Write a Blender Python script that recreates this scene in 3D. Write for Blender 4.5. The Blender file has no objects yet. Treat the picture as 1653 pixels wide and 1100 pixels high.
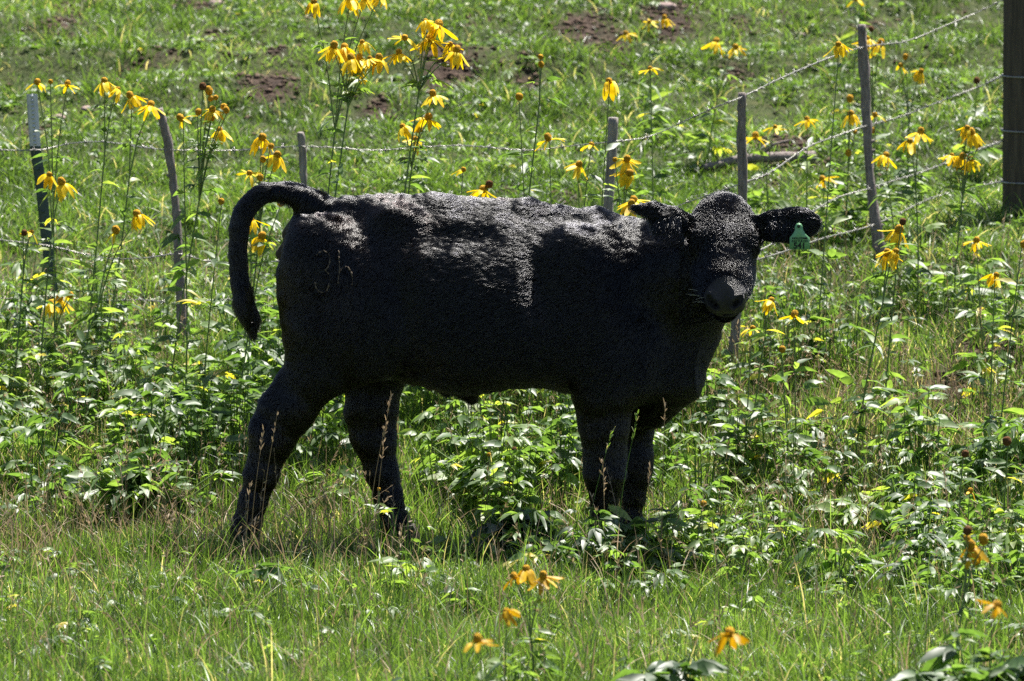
import bpy, math
import numpy as np
from mathutils import Vector, Matrix
from mathutils.bvhtree import BVHTree
R = math.radians
rng = np.random.default_rng(541)
S = bpy.context.scene
C = S.collection

# ------------------------------------------------------------------ camera
PITCH = R(3.72); FPX = 9183.0; CAMZ = 1.7; D = 16.3
cd = bpy.data.cameras.new("camera"); cam = bpy.data.objects.new("camera", cd); C.objects.link(cam)
cam.location = (0, 0, CAMZ); cam.rotation_euler = (R(90) - PITCH, 0, 0)
cd.sensor_width = 36; cd.lens = 200; cd.clip_end = 2000; cd.clip_start = 0.1
cd.dof.use_dof = True; cd.dof.focus_distance = 16.25; cd.dof.aperture_fstop = 8.8
S.camera = cam
# ------------------------------------------------------------------ sky and sun
SUN_EL, SUN_AZ = R(66), R(36)          # azimuth measured from +Y (behind the calf) towards +X
w = bpy.data.worlds.new("World"); S.world = w; w.use_nodes = True
nt = w.node_tree; bg = nt.nodes["Background"]
sky = nt.nodes.new("ShaderNodeTexSky"); sky.sky_type = 'NISHITA'; sky.sun_disc = False
sky.sun_elevation = SUN_EL; sky.sun_rotation = SUN_AZ
nt.links.new(sky.outputs[0], bg.inputs[0]); bg.inputs[1].default_value = 0.05
sd = bpy.data.lights.new("sun", 'SUN'); so = bpy.data.objects.new("sun", sd); C.objects.link(so)
sd.energy = 5.0; sd.angle = R(0.5); sd.color = (1.0, 0.955, 0.88)
sdir = Vector((math.cos(SUN_EL) * math.sin(SUN_AZ), math.cos(SUN_EL) * math.cos(SUN_AZ), math.sin(SUN_EL)))
so.rotation_euler = sdir.to_track_quat('Z', 'Y').to_euler()
S.view_settings.view_transform = 'Standard'; S.view_settings.look = 'None'
S.view_settings.exposure = 1.40; S.view_settings.gamma = 1.0
S.render.engine = 'CYCLES'
S.cycles.use_denoising = False
try: S.cycles.denoiser = 'OPENIMAGEDENOISE'
except Exception: pass
S.cycles.max_bounces = 7; S.cycles.diffuse_bounces = 3; S.cycles.glossy_bounces = 3
S.cycles.transmission_bounces = 5; S.cycles.transparent_max_bounces = 6
S.cycles.sample_clamp_indirect = 6.0
try: S.cycles_curves.shape = 'RIBBONS'
except Exception: pass

# ------------------------------------------------------------------ helpers
def U(px, py, Y):
    """the world point at depth Y that the photograph shows at pixel px, py"""
    return np.array([(px - 826.5) / FPX * Y / 1.0, Y, CAMZ - Y * math.tan(PITCH + math.atan((py - 550) / FPX))])
def tag(o, label=None, cat=None, group=None, kind=None):
    for k, v in (("label", label), ("category", cat), ("group", group), ("kind", kind)):
        if v: o[k] = v
    return o
def empty(name, loc):
    o = bpy.data.objects.new(name, None); o.location = loc; o.empty_display_size = .05; C.objects.link(o); return o
def link(name, data, parent=None, loc=None):
    o = bpy.data.objects.new(name, data); C.objects.link(o)
    if loc is not None: o.location = loc
    if parent is not None: o.parent = parent
    return o
def mesh_np(name, v, f, mat=None, attr=None, smooth=True):
    """v (N,3), f (M,3|4) -> mesh; attr = (name, values per vertex)"""
    v = np.asarray(v, dtype=np.float32); f = np.asarray(f, dtype=np.int32)
    me = bpy.data.meshes.new(name)
    me.vertices.add(len(v)); me.vertices.foreach_set("co", v.ravel())
    k = f.shape[1]
    me.loops.add(f.size); me.loops.foreach_set("vertex_index", f.ravel())
    me.polygons.add(len(f)); me.polygons.foreach_set("loop_start", np.arange(0, f.size, k, dtype=np.int32))
    me.polygons.foreach_set("loop_total", np.full(len(f), k, dtype=np.int32))
    if smooth: me.polygons.foreach_set("use_smooth", np.ones(len(f), dtype=bool))
    if attr:
        for an, av in attr.items():
            a = me.attributes.new(an, 'FLOAT', 'POINT'); a.data.foreach_set("value", np.asarray(av, dtype=np.float32))
    me.update(calc_edges=True)
    if mat: me.materials.append(mat)
    return me
class MB:
    """collects triangles / quads (as triangles) from several pieces into one mesh"""
    def __init__(s): s.v = []; s.f = []; s.a = []; s.n = 0
    def add(s, v, f, a=0.5):
        v = np.asarray(v, float); f = np.asarray(f, int)
        if f.shape[1] == 4: f = np.concatenate([f[:, [0, 1, 2]], f[:, [0, 2, 3]]])
        s.v.append(v); s.f.append(f + s.n); s.n += len(v)
        s.a.append(np.full(len(v), a) if np.isscalar(a) else np.asarray(a, float))
    def mesh(s, name, mat=None, smooth=True, org=(0, 0, 0)):
        return mesh_np(name, np.concatenate(s.v) - np.asarray(org), np.concatenate(s.f), mat, {"tint": np.concatenate(s.a)}, smooth)
def frames(P):
    P = np.asarray(P, float); T = np.gradient(P, axis=0); T /= np.linalg.norm(T, axis=1)[:, None] + 1e-12
    ref = np.array([0, 1., 0]) if abs(T[0][1]) < .9 else np.array([1., 0, 0])
    N = []; n = ref
    for t in T:
        n = n - t * n.dot(t); n /= np.linalg.norm(n); N.append(n)
    N = np.array(N); return T, N, np.cross(T, N)
def tube(P, r, k=7, cap=True, twist=0.0, sq=1.0, bump=None):
    P = np.asarray(P, float); n = len(P); r = np.broadcast_to(np.asarray(r, float), (n,))
    T, N, B = frames(P)
    th = np.linspace(0, 2 * math.pi, k, endpoint=False)
    rr = r[:, None] * np.ones((1, k))
    if bump is not None: rr = rr * bump
    v = P[:, None, :] + rr[..., None] * (np.cos(th + twist)[None, :, None] * N[:, None, :] + sq * np.sin(th + twist)[None, :, None] * B[:, None, :])
    v = v.reshape(-1, 3); f = []
    i = np.arange(n - 1)[:, None] * k; j = np.arange(k)[None, :]; j2 = (j + 1) % k
    f = np.stack([i + j, i + j2, i + k + j2, i + k + j], -1).reshape(-1, 4)
    tri = np.concatenate([f[:, [0, 1, 2]], f[:, [0, 2, 3]]])
    if cap:
        c0 = len(v); v = np.concatenate([v, P[:1], P[-1:]])
        jj = np.arange(k); a = np.stack([(jj + 1) % k, jj, np.full(k, c0)], -1)
        b = np.stack([(n - 1) * k + jj, (n - 1) * k + (jj + 1) % k, np.full(k, c0 + 1)], -1)
        tri = np.concatenate([tri, a, b])
    return v, tri
def smooth_path(pts, n):
    """Catmull-Rom through pts, n samples"""
    P = np.asarray(pts, float); m = len(P)
    if m == 2: return P[0] + (P[1] - P[0]) * np.linspace(0, 1, n)[:, None]
    Q = np.concatenate([[2 * P[0] - P[1]], P, [2 * P[-1] - P[-2]]])
    t = np.linspace(0, m - 1 - 1e-9, n); i = t.astype(int); u = (t - i)[:, None]
    a, b, c, d = Q[i], Q[i + 1], Q[i + 2], Q[i + 3]
    return .5 * (2 * b + (c - a) * u + (2 * a - 5 * b + 4 * c - d) * u ** 2 + (3 * b - a - 3 * c + d) * u ** 3)
_G = np.random.default_rng(7).normal(size=(64, 64))
def vnoise(x, y, s=1.0, o=0):
    """smooth value noise, about -1..1"""
    x = np.asarray(x, float) / s + 17.3 * (o + 1); y = np.asarray(y, float) / s + 9.1 * (o + 1)
    xi = np.floor(x).astype(int); yi = np.floor(y).astype(int); fx = x - xi; fy = y - yi
    fx = fx * fx * (3 - 2 * fx); fy = fy * fy * (3 - 2 * fy)
    g = lambda a, b: _G[a % 64, b % 64]
    return ((g(xi, yi) * (1 - fx) + g(xi + 1, yi) * fx) * (1 - fy) + (g(xi, yi + 1) * (1 - fx) + g(xi + 1, yi + 1) * fx) * fy) * .7

# ------------------------------------------------------------------ materials
def new_mat(name):
    m = bpy.data.materials.new(name); m.use_nodes = True; n = m.node_tree; n.nodes.clear()
    out = n.nodes.new("ShaderNodeOutputMaterial"); return m, n, out
def ramp(n, stops, inp=None, interp='LINEAR'):
    r = n.nodes.new("ShaderNodeValToRGB"); r.color_ramp.interpolation = interp
    e = r.color_ramp.elements
    while len(e) < len(stops): e.new(.5)
    for el, (p, c) in zip(e, stops): el.position = p; el.color = (*c, 1)
    if inp is not None: n.links.new(inp, r.inputs[0])
    return r
def attr_out(n, name):
    a = n.nodes.new("ShaderNodeAttribute"); a.attribute_name = name; return a.outputs["Fac"]
def mat_leaf(name, stops, trans_gain=1.6, trans=.38, rough=.42, spec=.5, tcol=(1.0, 1.0, .45)):
    m, n, out = new_mat(name)
    r = ramp(n, stops, attr_out(n, "tint"))
    nz = n.nodes.new("ShaderNodeTexNoise"); nz.inputs["Scale"].default_value = 60; nz.inputs["Detail"].default_value = 2
    geo = n.nodes.new("ShaderNodeTexCoord"); n.links.new(geo.outputs["Object"], nz.inputs["Vector"])
    hv = n.nodes.new("ShaderNodeHueSaturation"); n.links.new(r.outputs[0], hv.inputs["Color"])
    mr = n.nodes.new("ShaderNodeMapRange"); mr.inputs[1].default_value = .3; mr.inputs[2].default_value = .7; mr.inputs[3].default_value = .75; mr.inputs[4].default_value = 1.25
    n.links.new(nz.outputs[0], mr.inputs[0]); n.links.new(mr.outputs[0], hv.inputs["Value"])
    p = n.nodes.new("ShaderNodeBsdfPrincipled"); p.inputs["Roughness"].default_value = rough
    p.inputs["Specular IOR Level"].default_value = spec
    n.links.new(hv.outputs[0], p.inputs["Base Color"])
    t = n.nodes.new("ShaderNodeBsdfTranslucent")
    mul = n.nodes.new("ShaderNodeVectorMath"); mul.operation = 'MULTIPLY'
    mul.inputs[1].default_value = tuple(trans_gain * c for c in tcol)
    n.links.new(hv.outputs[0], mul.inputs[0]); n.links.new(mul.outputs[0], t.inputs[0])
    mx = n.nodes.new("ShaderNodeMixShader"); mx.inputs[0].default_value = trans
    n.links.new(p.outputs[0], mx.inputs[1]); n.links.new(t.outputs[0], mx.inputs[2]); n.links.new(mx.outputs[0], out.inputs[0])
    return m
def mat_plain(name, col, rough=.6, spec=.4, metal=0.0, noise=None, nscale=30, bump=0.0, stretch=None):
    m, n, out = new_mat(name)
    p = n.nodes.new("ShaderNodeBsdfPrincipled"); p.inputs["Roughness"].default_value = rough
    p.inputs["Specular IOR Level"].default_value = spec; p.inputs["Metallic"].default_value = metal
    p.inputs["Base Color"].default_value = (*col, 1)
    if noise is not None:
        tc = n.nodes.new("ShaderNodeTexCoord"); mp = n.nodes.new("ShaderNodeMapping")
        if stretch: mp.inputs["Scale"].default_value = stretch
        nz = n.nodes.new("ShaderNodeTexNoise"); nz.inputs["Scale"].default_value = nscale; nz.inputs["Detail"].default_value = 5; nz.inputs["Roughness"].default_value = .65
        n.links.new(tc.outputs["Object"], mp.inputs[0]); n.links.new(mp.outputs[0], nz.inputs["Vector"])
        r = ramp(n, [(.3, col), (.7, noise)], nz.outputs[0]); n.links.new(r.outputs[0], p.inputs["Base Color"])
        if bump:
            b = n.nodes.new("ShaderNodeBump"); b.inputs["Strength"].default_value = bump; b.inputs["Distance"].default_value = .01
            n.links.new(nz.outputs[0], b.inputs["Height"]); n.links.new(b.outputs[0], p.inputs["Normal"])
    n.links.new(p.outputs[0], out.inputs[0]); return m

# ------------------------------------------------------------------ terrain
DIRT = [(440, 128, .13, .22), (1590, 575, .15, .22), (1535, 645, .10, .2), (720, 128, .14, .22), (955, 58, .16, .22), (1255, 232, .12, .2), (850, 132, .08, .15),
        (1075, 25, .14, .2), (310, 12, .14, .2), (1185, 140, .1, .2), (200, 620, .06, .08), (110, 710, .07, .1), (60, 225, .1, .15), (985, 95, .1, .2), (620, 180, .07, .1), (1300, 230, .08, .15)]
def height(x, y):
    x = np.asarray(x, float); y = np.asarray(y, float)
    s = y - 16.4
    z = .17 * np.log1p(np.exp(np.clip(s * 6, -40, 40))) / 6
    z = np.where(s > 6, .17 * s, z)
    z = z + .10 * np.clip(y - 27, 0, 60) - .25 * np.clip(y - 62, 0, 400) - 0.02 * np.clip(y - 100, 0, 400) * 0
    z = z + vnoise(x, y, .9) * .018 * np.clip((y - 12) / 4, .5, 3) + vnoise(x, y, .28, 3) * .009
    z = z + .035 * np.clip((y - 20) / 3, 0, 1) * np.sin(y * 5.2 + vnoise(x, y, 1.6, 5) * 3)
    return z
def ground_at(px, py):
    """the ground point seen at a pixel"""
    Y = np.linspace(11, 40, 2901); X = (px - 826.5) / FPX * Y
    zr = CAMZ - Y * math.tan(PITCH + math.atan((py - 550) / FPX))
    k = int(np.argmax(height(X, Y) >= zr)); return np.array([X[k], Y[k], float(height(X[k], Y[k]))])
_dirt = []
for a, b, rx, ry in DIRT:
    g = ground_at(a, b); _dirt.append((g[0], g[1], max(rx, .03), max(ry, .03) * 1.6))
def dirt(x, y):
    d = np.zeros(np.shape(x))
    for cx, cy, rx, ry in _dirt:
        q = ((x - cx) / rx) ** 2 + ((y - cy) / ry) ** 2 + vnoise(x, y, .12, 8) * .5
        d = np.maximum(d, np.clip(1.35 - q, 0, 1))
    n = vnoise(x, y * .6, .35, 11) + .9 * vnoise(x, y, .10, 12)
    d = np.maximum(d, np.clip((n - .95) * 2, 0, 1) * np.clip((y - 19.5) / 2, 0, 1))
    return d
xs = np.concatenate([-np.geomspace(160, 3.6, 40), np.arange(-3.5, 3.5001, .05), np.geomspace(3.6, 160, 40)])
ys = np.concatenate([np.linspace(-120, 9.5, 50), np.arange(9.6, 29.0, .05), np.geomspace(29.1, 260, 70)])
X, Y = np.meshgrid(xs, ys)
Z = height(X, Y); nx, ny = len(xs), len(ys)
i = np.arange(ny - 1)[:, None] * nx; j = np.arange(nx - 1)[None, :]
f = np.stack([i + j, i + j + 1, i + nx + j + 1, i + nx + j], -1).reshape(-1, 4)
m, n, out = new_mat("soil")
p = n.nodes.new("ShaderNodeBsdfPrincipled"); p.inputs["Roughness"].default_value = .9; p.inputs["Specular IOR Level"].default_value = .15
tc = n.nodes.new("ShaderNodeTexCoord")
nz = n.nodes.new("ShaderNodeTexNoise"); nz.inputs["Scale"].default_value = 14; nz.inputs["Detail"].default_value = 8; nz.inputs["Roughness"].default_value = .7
n.links.new(tc.outputs["Object"], nz.inputs[0])
g = ramp(n, [(.25, (.020, .030, .010)), (.5, (.045, .060, .018)), (.75, (.10, .095, .04))], nz.outputs[0])
d = ramp(n, [(.3, (.012, .008, .006)), (.52, (.045, .029, .021)), (.75, (.15, .105, .08))], nz.outputs[0])
mx = n.nodes.new("ShaderNodeMix"); mx.data_type = 'RGBA'
n.links.new(attr_out(n, "dirt"), mx.inputs[0]); n.links.new(g.outputs[0], mx.inputs[6]); n.links.new(d.outputs[0], mx.inputs[7])
n.links.new(mx.outputs[2], p.inputs["Base Color"])
b = n.nodes.new("ShaderNodeBump"); b.inputs["Strength"].default_value = .8; b.inputs["Distance"].default_value = .03
n.links.new(nz.outputs[0], b.inputs["Height"]); n.links.new(b.outputs[0], p.inputs["Normal"]); n.links.new(p.outputs[0], out.inputs[0])
dv = dirt(X, Y)
tag(link("ground", mesh_np("ground", np.stack([X, Y, Z], -1).reshape(-1, 3), f, m, {"dirt": dv.ravel()})), "grassy pasture ground rising into a hillside with bare brown soil patches", "ground", None, "structure")
# ------------------------------------------------------------------ the calf
calf_org = np.array([0.0, D, 0.0])
HS = 0.0043
lo = np.array([-.90, D - .52, -.03]); hi = np.array([.95, D + .36, 1.14])
dims = np.ceil((hi - lo) / HS).astype(int)
F = np.full(dims, .2, np.float32)
ax = [lo[k] + HS * np.arange(dims[k], dtype=np.float32) for k in range(3)]
def block(bmin, bmax):
    a = np.clip(((np.asarray(bmin) - lo) / HS).astype(int), 0, dims - 1); b = np.clip(((np.asarray(bmax) - lo) / HS).astype(int) + 2, 1, dims)
    sl = tuple(slice(a[k], b[k]) for k in range(3))
    return sl, np.meshgrid(*[ax[k][sl[k]] for k in range(3)], indexing='ij', sparse=True)
def merge(sl, d, k):
    a = F[sl]; d = d.astype(np.float32)
    if k > 0:
        h = np.clip(.5 + .5 * (a - d) / k, 0, 1); F[sl] = a + (d - a) * h - k * h * (1 - h)
    else:
        k = -k; h = np.clip(.5 - .5 * (a + d) / k, 0, 1); F[sl] = a + (-d - a) * h + k * h * (1 - h)   # carve
def ellf(G, c, r, rot=None):
    q = [G[i] - c[i] for i in range(3)]
    if rot is not None:
        q = [sum(rot[i][j] * q[j] for j in range(3)) for i in range(3)]
    k0 = np.sqrt(sum((q[i] / r[i]) ** 2 for i in range(3))); k1 = np.sqrt(sum((q[i] / r[i] ** 2) ** 2 for i in range(3))) + 1e-6
    return k0 * (k0 - 1) / k1
def ell(c, r, k=.03, rot=None, carve=False):
    m = max(r) + k + .02 if rot is not None else np.asarray(r) + k + .02
    sl, G = block(np.asarray(c) - m, np.asarray(c) + m)
    merge(sl, ellf(G, c, r, rot), -k if carve else k)
def chain(pts, k=.03, flat=1.0, carve=False, rs=1.0):
    """tapered capsules through (x,y,z,r); flat squashes the depth axis"""
    P = np.array([p[:3] for p in pts]); r = np.array([p[3] for p in pts]) * rs
    for a, b, ra, rb in zip(P[:-1], P[1:], r[:-1], r[1:]):
        m = max(ra, rb) + k + .02
        sl, G = block(np.minimum(a, b) - m, np.maximum(a, b) + m)
        s = np.array([1, 1 / flat, 1]); ab = (b - a) * s
        q = [(G[i] - a[i]) * s[i] for i in range(3)]
        t = np.clip(sum(q[i] * ab[i] for i in range(3)) / (ab @ ab), 0, 1)
        d = np.sqrt(sum((q[i] - t * ab[i]) ** 2 for i in range(3))) - (ra + (rb - ra) * t)
        merge(sl, d * (flat ** .5 if flat < 1 else 1), -k if carve else k)
def c(px, py, y, r): return (*U(px, py, D + y), r)
def px(n): return n / 563.0

# torso loft: column, top row, bottom row, half width
TB = np.array([(462, 405, 520, .085), (480, 374, 570, .125), (510, 345, 590, .152), (545, 330, 600, .170), (590, 326, 604, .180), (640, 322, 608, .186), (690, 325, 628, .200),
               (740, 325, 636, .215), (790, 328, 632, .220), (840, 333, 625, .215), (900, 344, 626, .200), (950, 358, 638, .185), (1000, 368, 656, .170), (1050, 385, 668, .145),
               (1090, 410, 655, .115), (1120, 455, 625, .090)], float)
tx = np.array([U(a, 500, D)[0] for a in TB[:, 0]]); tt = np.array([U(800, b, D)[2] for b in TB[:, 1]]); tb = np.array([U(800, b, D)[2] for b in TB[:, 2]])
sl, G = block((tx[0] - .12, D - .27, .3), (tx[-1] + .12, D + .27, 1.12))
gx = G[0].ravel(); top = np.interp(gx, tx, tt); bot = np.interp(gx, tx, tb); ry = np.interp(gx, tx, TB[:, 3])
def sm(a, n=21):
    return np.convolve(np.pad(a, n // 2, mode='edge'), np.ones(n) / n, 'valid')[:len(a)]
top, bot, ry = [sm(a)[:, None, None] for a in (top, bot, ry)]
cz = (top + bot) / 2; rz = (top - bot) / 2
zn = np.clip((G[2] - cz) / rz, -1.2, 1.2)
ryv = ry * (1 - .32 * zn - .12 * zn ** 2 * (zn > 0))
q0 = (G[1] - D) / ryv; q1 = (G[2] - cz) / rz
k0 = (np.abs(q0) ** 2.15 + np.abs(q1) ** 2.15) ** (1 / 2.15); k1 = np.sqrt((q0 / ryv) ** 2 + (q1 / rz) ** 2) + 1e-4
d = np.clip(k0 * (k0 - 1) / k1, -.2, .2)
d = np.maximum(d, np.maximum(tx[0] - .0 - G[0], G[0] - tx[-1] - .0))
merge(sl, d, .03)
# rump, hips and haunches
for s in (-1, 1):
    ell(U(520, 455, D + s * .095), (.125, .085, .19), .05)
    ell(U(541, 548, D + s * .10), (.135, .075, .15), .05)
    ell(U(640, 352, D + s * .078), (.050, .025, .030), .07)      # hook bone
    ell(U(490, 378, D + s * .052), (.035, .028, .04), .06)        # pin bone
    ell(U(598, 565, D + s * .12), (.07, .045, .085), .05)        # stifle fold
    ell(U(945, 505, D + s * .125), (.12, .06, .19), .06)         # shoulder
    ell(U(985, 425, D + s * .080), (.075, .050, .11), .07)
    ell(U(990, 600, D + s * .12), (.10, .06, .11), .05)
    ell(U(1030, 540, D + s * .10), (.08, .06, .10), .05)
# hollows: flank, behind the shoulder, in front of the shoulder
for s in (-1, 1):
    ell(U(712, 372, D + s * .170), (.060, .060, .040), .05, carve=True)
    ell(U(772, 374, D + s * .176), (.045, .055, .034), .05, carve=True)
    ell(U(648, 470, D + s * .250), (.030, .07, .13), .06, carve=True)
    ell(U(873, 430, D + s * .234), (.024, .06, .12), .06, carve=True)
    ell(U(1062, 420, D + s * .192), (.03, .07, .10), .06, carve=True)
    ell(U(925, 430, D + s * .105), (.06, .04, .10), .08)
chain([c(560, 340, 0, .035), c(700, 337, 0, .028), c(850, 345, 0, .026), c(960, 371, 0, .045), c(1040, 388, 0, .05)], .05)
# tail root, tail
_tl = smooth_path(np.array([c(575, 352, 0, .042), c(532, 342, 0, .040), c(497, 324, 0, .036), c(462, 311, 0, .026), c(430, 312, 0, .0245), c(405, 327, 0, .026), c(389, 355, 0, .0265),
       c(384.5, 395, 0, .0235), c(385, 435, 0, .022), c(390, 470, 0, .024), c(398, 500, 0, .023), c(404, 517, 0, .014), c(408, 530, 0, .005)]), 48)
chain([tuple(t_) for t_ in _tl], .008)
chain([c(492, 345, 0, .028), c(482, 375, 0, .03), c(478, 410, 0, .04)], .03)
chain([c(470, 366, 0, .012), c(467, 378, 0, .02), c(468, 392, 0, .012)], .008)
chain([c(458, 398, 0, .010), c(455, 410, 0, .018), c(462, 424, 0, .014)], .008)
# near hind leg
yn = -.105
chain([c(520, 540, yn, .115), c(508, 600, yn, .086), c(470, 660, yn, .070), c(440, 712, yn, .056), c(421, 765, yn, .046), c(406, 812, yn, .036), c(396, 850, yn, .038), c(391, 880, yn, .037), c(392, 900, yn, .04)], .03, .78, rs=.92)
chain([c(458, 612, yn, .014), c(432, 655, yn, .019), c(420, 690, yn, .022), c(418, 735, yn, .02)], .035)
# far hind leg
yf = .10
chain([c(612, 540, yf, .115), c(608, 600, yf, .085), c(600, 655, yf, .074), c(604, 710, yf, .060), c(615, 762, yf, .045), c(627, 805, yf, .037), c(638, 845, yf, .037), c(648, 878, yf, .038), c(653, 898, yf, .04)], .03, .78, rs=.92)
chain([c(586, 625, yf, .02), c(571, 668, yf, .015), c(578, 705, yf, .02)], .03)
# near fore leg
yn = -.115
chain([c(975, 590, yn, .105), c(974, 640, yn, .084), c(976, 690, yn, .069), c(977, 735, yn, .058), c(977, 768, yn, .056), c(976, 800, yn, .036), c(975, 840, yn, .031), c(975, 868, yn, .037), c(978, 898, yn, .040)], .03, .8, rs=.92)
# far fore leg
yf = .09
chain([c(1022, 640, yf, .07), c(1027, 695, yf, .047), c(1028, 738, yf, .046), c(1026, 765, yf, .042), c(1022, 800, yf, .031), c(1019, 840, yf, .028), c(1018, 866, yf, .034), c(1022, 896, yf, .038)], .03, .85, rs=.93)
# brisket and neck
chain([c(1050, 500, 0, .155), c(1070, 556, 0, .120), c(1069, 600, 0, .104), c(1043, 646, 0, .070), c(1012, 664, 0, .055)], .05, .85)
chain([c(1010, 462, 0, .155), c(1060, 455, -.02, .140), c(1105, 438, -.06, .120), c(1140, 418, -.10, .105)], .05, .9)
chain([c(1095, 520, -.01, .125), c(1112, 480, -.06, .105), c(1130, 450, -.12, .085)], .05, .9)
chain([c(1000, 392, 0, .05), c(1060, 390, -.02, .048), c(1115, 384, -.08, .05)], .04)
# sheath
chain([c(735, 622, 0, .024), c(756, 634, 0, .016), c(763, 645, 0, .010)], .03)

# head: frame l (the calf's left), n (out of the forehead), f (down the nose)
YAW, HP = R(1), R(45)
Fv = np.array([math.sin(YAW) * math.cos(HP), -math.cos(YAW) * math.cos(HP), -math.sin(HP)])
Lv = np.array([math.cos(YAW), math.sin(YAW), 0.]); Nv = np.cross(Fv, Lv)
HO = U(1167, 312, D - .13)
def h(l, n, f): return HO + Lv * l + Nv * n + Fv * f
HR = np.array([Lv, Nv, Fv])
def hel(l, n, f, r, k=.02, carve=False): ell(h(l, n, f), r, k, HR, carve)
def hch(pts, k=.02, carve=False): chain([(*h(*p[:3]), p[3]) for p in pts], k, 1.0, carve)
hel(0, -.075, .072, (.100, .085, .085), .03)
hel(0, -.032, .030, (.066, .040, .045), .03)
hel(0, -.062, .140, (.093, .062, .085), .03)
for s in (-1, 1):
    hel(s * .076, -.060, .142, (.030, .030, .034), .02)
    hel(s * .044, -.135, .165, (.050, .085, .105), .03)
    hel(s * .045, -.095, .245, (.035, .05, .08), .03)
    hch([(s * .045, -.045, .10, .02), (s * .078, -.036, .126, .017), (s * .085, -.050, .16, .012)], .02)
hch([(0, -.055, .15, .062), (0, -.056, .22, .050), (0, -.058, .28, .045), (0, -.064, .31, .042)], .03)
hel(-.003, -.082, .318, (.058, .050, .046), .02)
hel(0, -.070, .338, (.050, .028, .026), .02)
hel(0, -.098, .345, (.053, .036, .024), .015)
hch([(0, -.175, .19, .05), (0, -.158, .25, .040), (0, -.140, .305, .036), (0, -.136, .328, .031)], .025)
for s in (-1, 1):
    hch([(s * .044, -.062, .322, .013), (s * .036, -.054, .342, .013), (s * .026, -.058, .358, .012), (s * .020, -.078, .366, .010)], .012)
    hch([(s * .030, -.080, .375, .011), (s * .037, -.064, .365, .012), (s * .050, -.054, .349, .007)], .005, carve=True)
    hel(s * .089, -.054, .146, (.019, .018, .020), .008, carve=True)
# mouth slit
for s in (-1, 1):
    hch([(0, -.122, .374, .004), (s * .030, -.121, .366, .004), (s * .054, -.117, .335, .004), (s * .062, -.113, .29, .003)], .008, carve=True)
# ears (cupped)
ye = -.19
chain([c(1116, 362, ye + .03, .026), c(1086, 353, ye, .032), c(1056, 342, ye - .01, .025), c(1024, 336, ye - .015, .011)], .012, .5)
chain([c(1092, 362, ye, .026), c(1070, 362, ye - .015, .026), c(1058, 372, ye - .02, .012)], .018, .5)
ell(U(1068, 362, D + ye - .055), (.045, .035, .022), .012, carve=True)
chain([c(1216, 368, ye + .03, .034), c(1250, 365, ye + .01, .040), c(1280, 364, ye, .046), c(1300, 361, ye, .038), c(1313, 361, ye, .018)], .015, .32)
ell(U(1272, 368, D + ye - .040), (.06, .034, .028), .012, carve=True)

# nostrils and mouth, cut where the muzzle's surface is
def surf(a, b):
    for y_ in np.arange(D - .5, D, HS * .5):
        q_ = ((U(a, b, y_) - lo) / HS).astype(int)
        if F[tuple(q_)] < 0: return U(a, b, y_)
    return U(a, b, D - .3)
def cut(path, rs, deep, k=.004):
    P_ = [surf(a, b) + np.array([0, deep, 0]) for a, b in path]; chain([(*p_, r_) for p_, r_ in zip(P_, rs)], k, carve=True)
for sgn, pth in ((-1, [(1144, 481), (1149, 487), (1156, 494)]), (1, [(1197, 481), (1192, 487), (1185, 494)])):
    rim = [surf(a, b) for a, b in pth]
    chain([(*(r0 + np.array([0, .004, -.003])), .0110) for r0 in rim], .010)
    cut(pth, (.0065, .0115, .0085), .004); P_ = [surf(a, b) + np.array([-.004 * sgn, .012, .004]) for a, b in pth[:2]]; chain([(*p_, .008) for p_ in P_], .003, carve=True); chain([(*(surf(a, b) * 1.0 + np.array([0, .010, 0])), .0095) for a, b in pth], .003, carve=True)
cut([(1139, 499), (1150, 505), (1171, 508), (1190, 505), (1202, 497)], (.002, .0032, .0035, .0032, .002), .0)
import openvdb
grid = openvdb.FloatGrid(.2); grid.copyFromArray(np.ascontiguousarray(F))
pts, quads = grid.convertToQuads(0.0)
V = np.asarray(pts, float) * HS + lo; Q = np.asarray(quads, int)
# light smoothing of grid steps
import collections
for _ in range(2):
    acc = np.zeros_like(V); cnt = np.zeros(len(V))
    for a, b in ((0, 1), (1, 2), (2, 3), (3, 0)):
        np.add.at(acc, Q[:, a], V[Q[:, b]]); np.add.at(cnt, Q[:, a], 1); np.add.at(acc, Q[:, b], V[Q[:, a]]); np.add.at(cnt, Q[:, b], 1)
    V = V * .5 + .5 * acc / np.maximum(cnt, 1)[:, None]
# keep the largest connected piece
lab = np.arange(len(V))
while True:
    m_ = lab[Q].min(axis=1); new = lab.copy()
    for k_ in range(4): np.minimum.at(new, Q[:, k_], m_)
    new = new[new]
    if (new == lab).all(): break
    lab = new
big = np.bincount(lab).argmax(); keep = lab == big; idx = np.cumsum(keep) - 1
Q = idx[Q[keep[Q[:, 0]]]]; V = V[keep]
# orientation
c3 = V[Q].mean(axis=1); nrm = np.cross(V[Q[:, 2]] - V[Q[:, 0]], V[Q[:, 3]] - V[Q[:, 1]])
if (nrm * (c3 - V.mean(axis=0))).sum() < 0: Q = Q[:, ::-1]; nrm = -nrm
area = np.linalg.norm(nrm, axis=1) / 2; nrm = nrm / (2 * area[:, None] + 1e-12)

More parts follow.
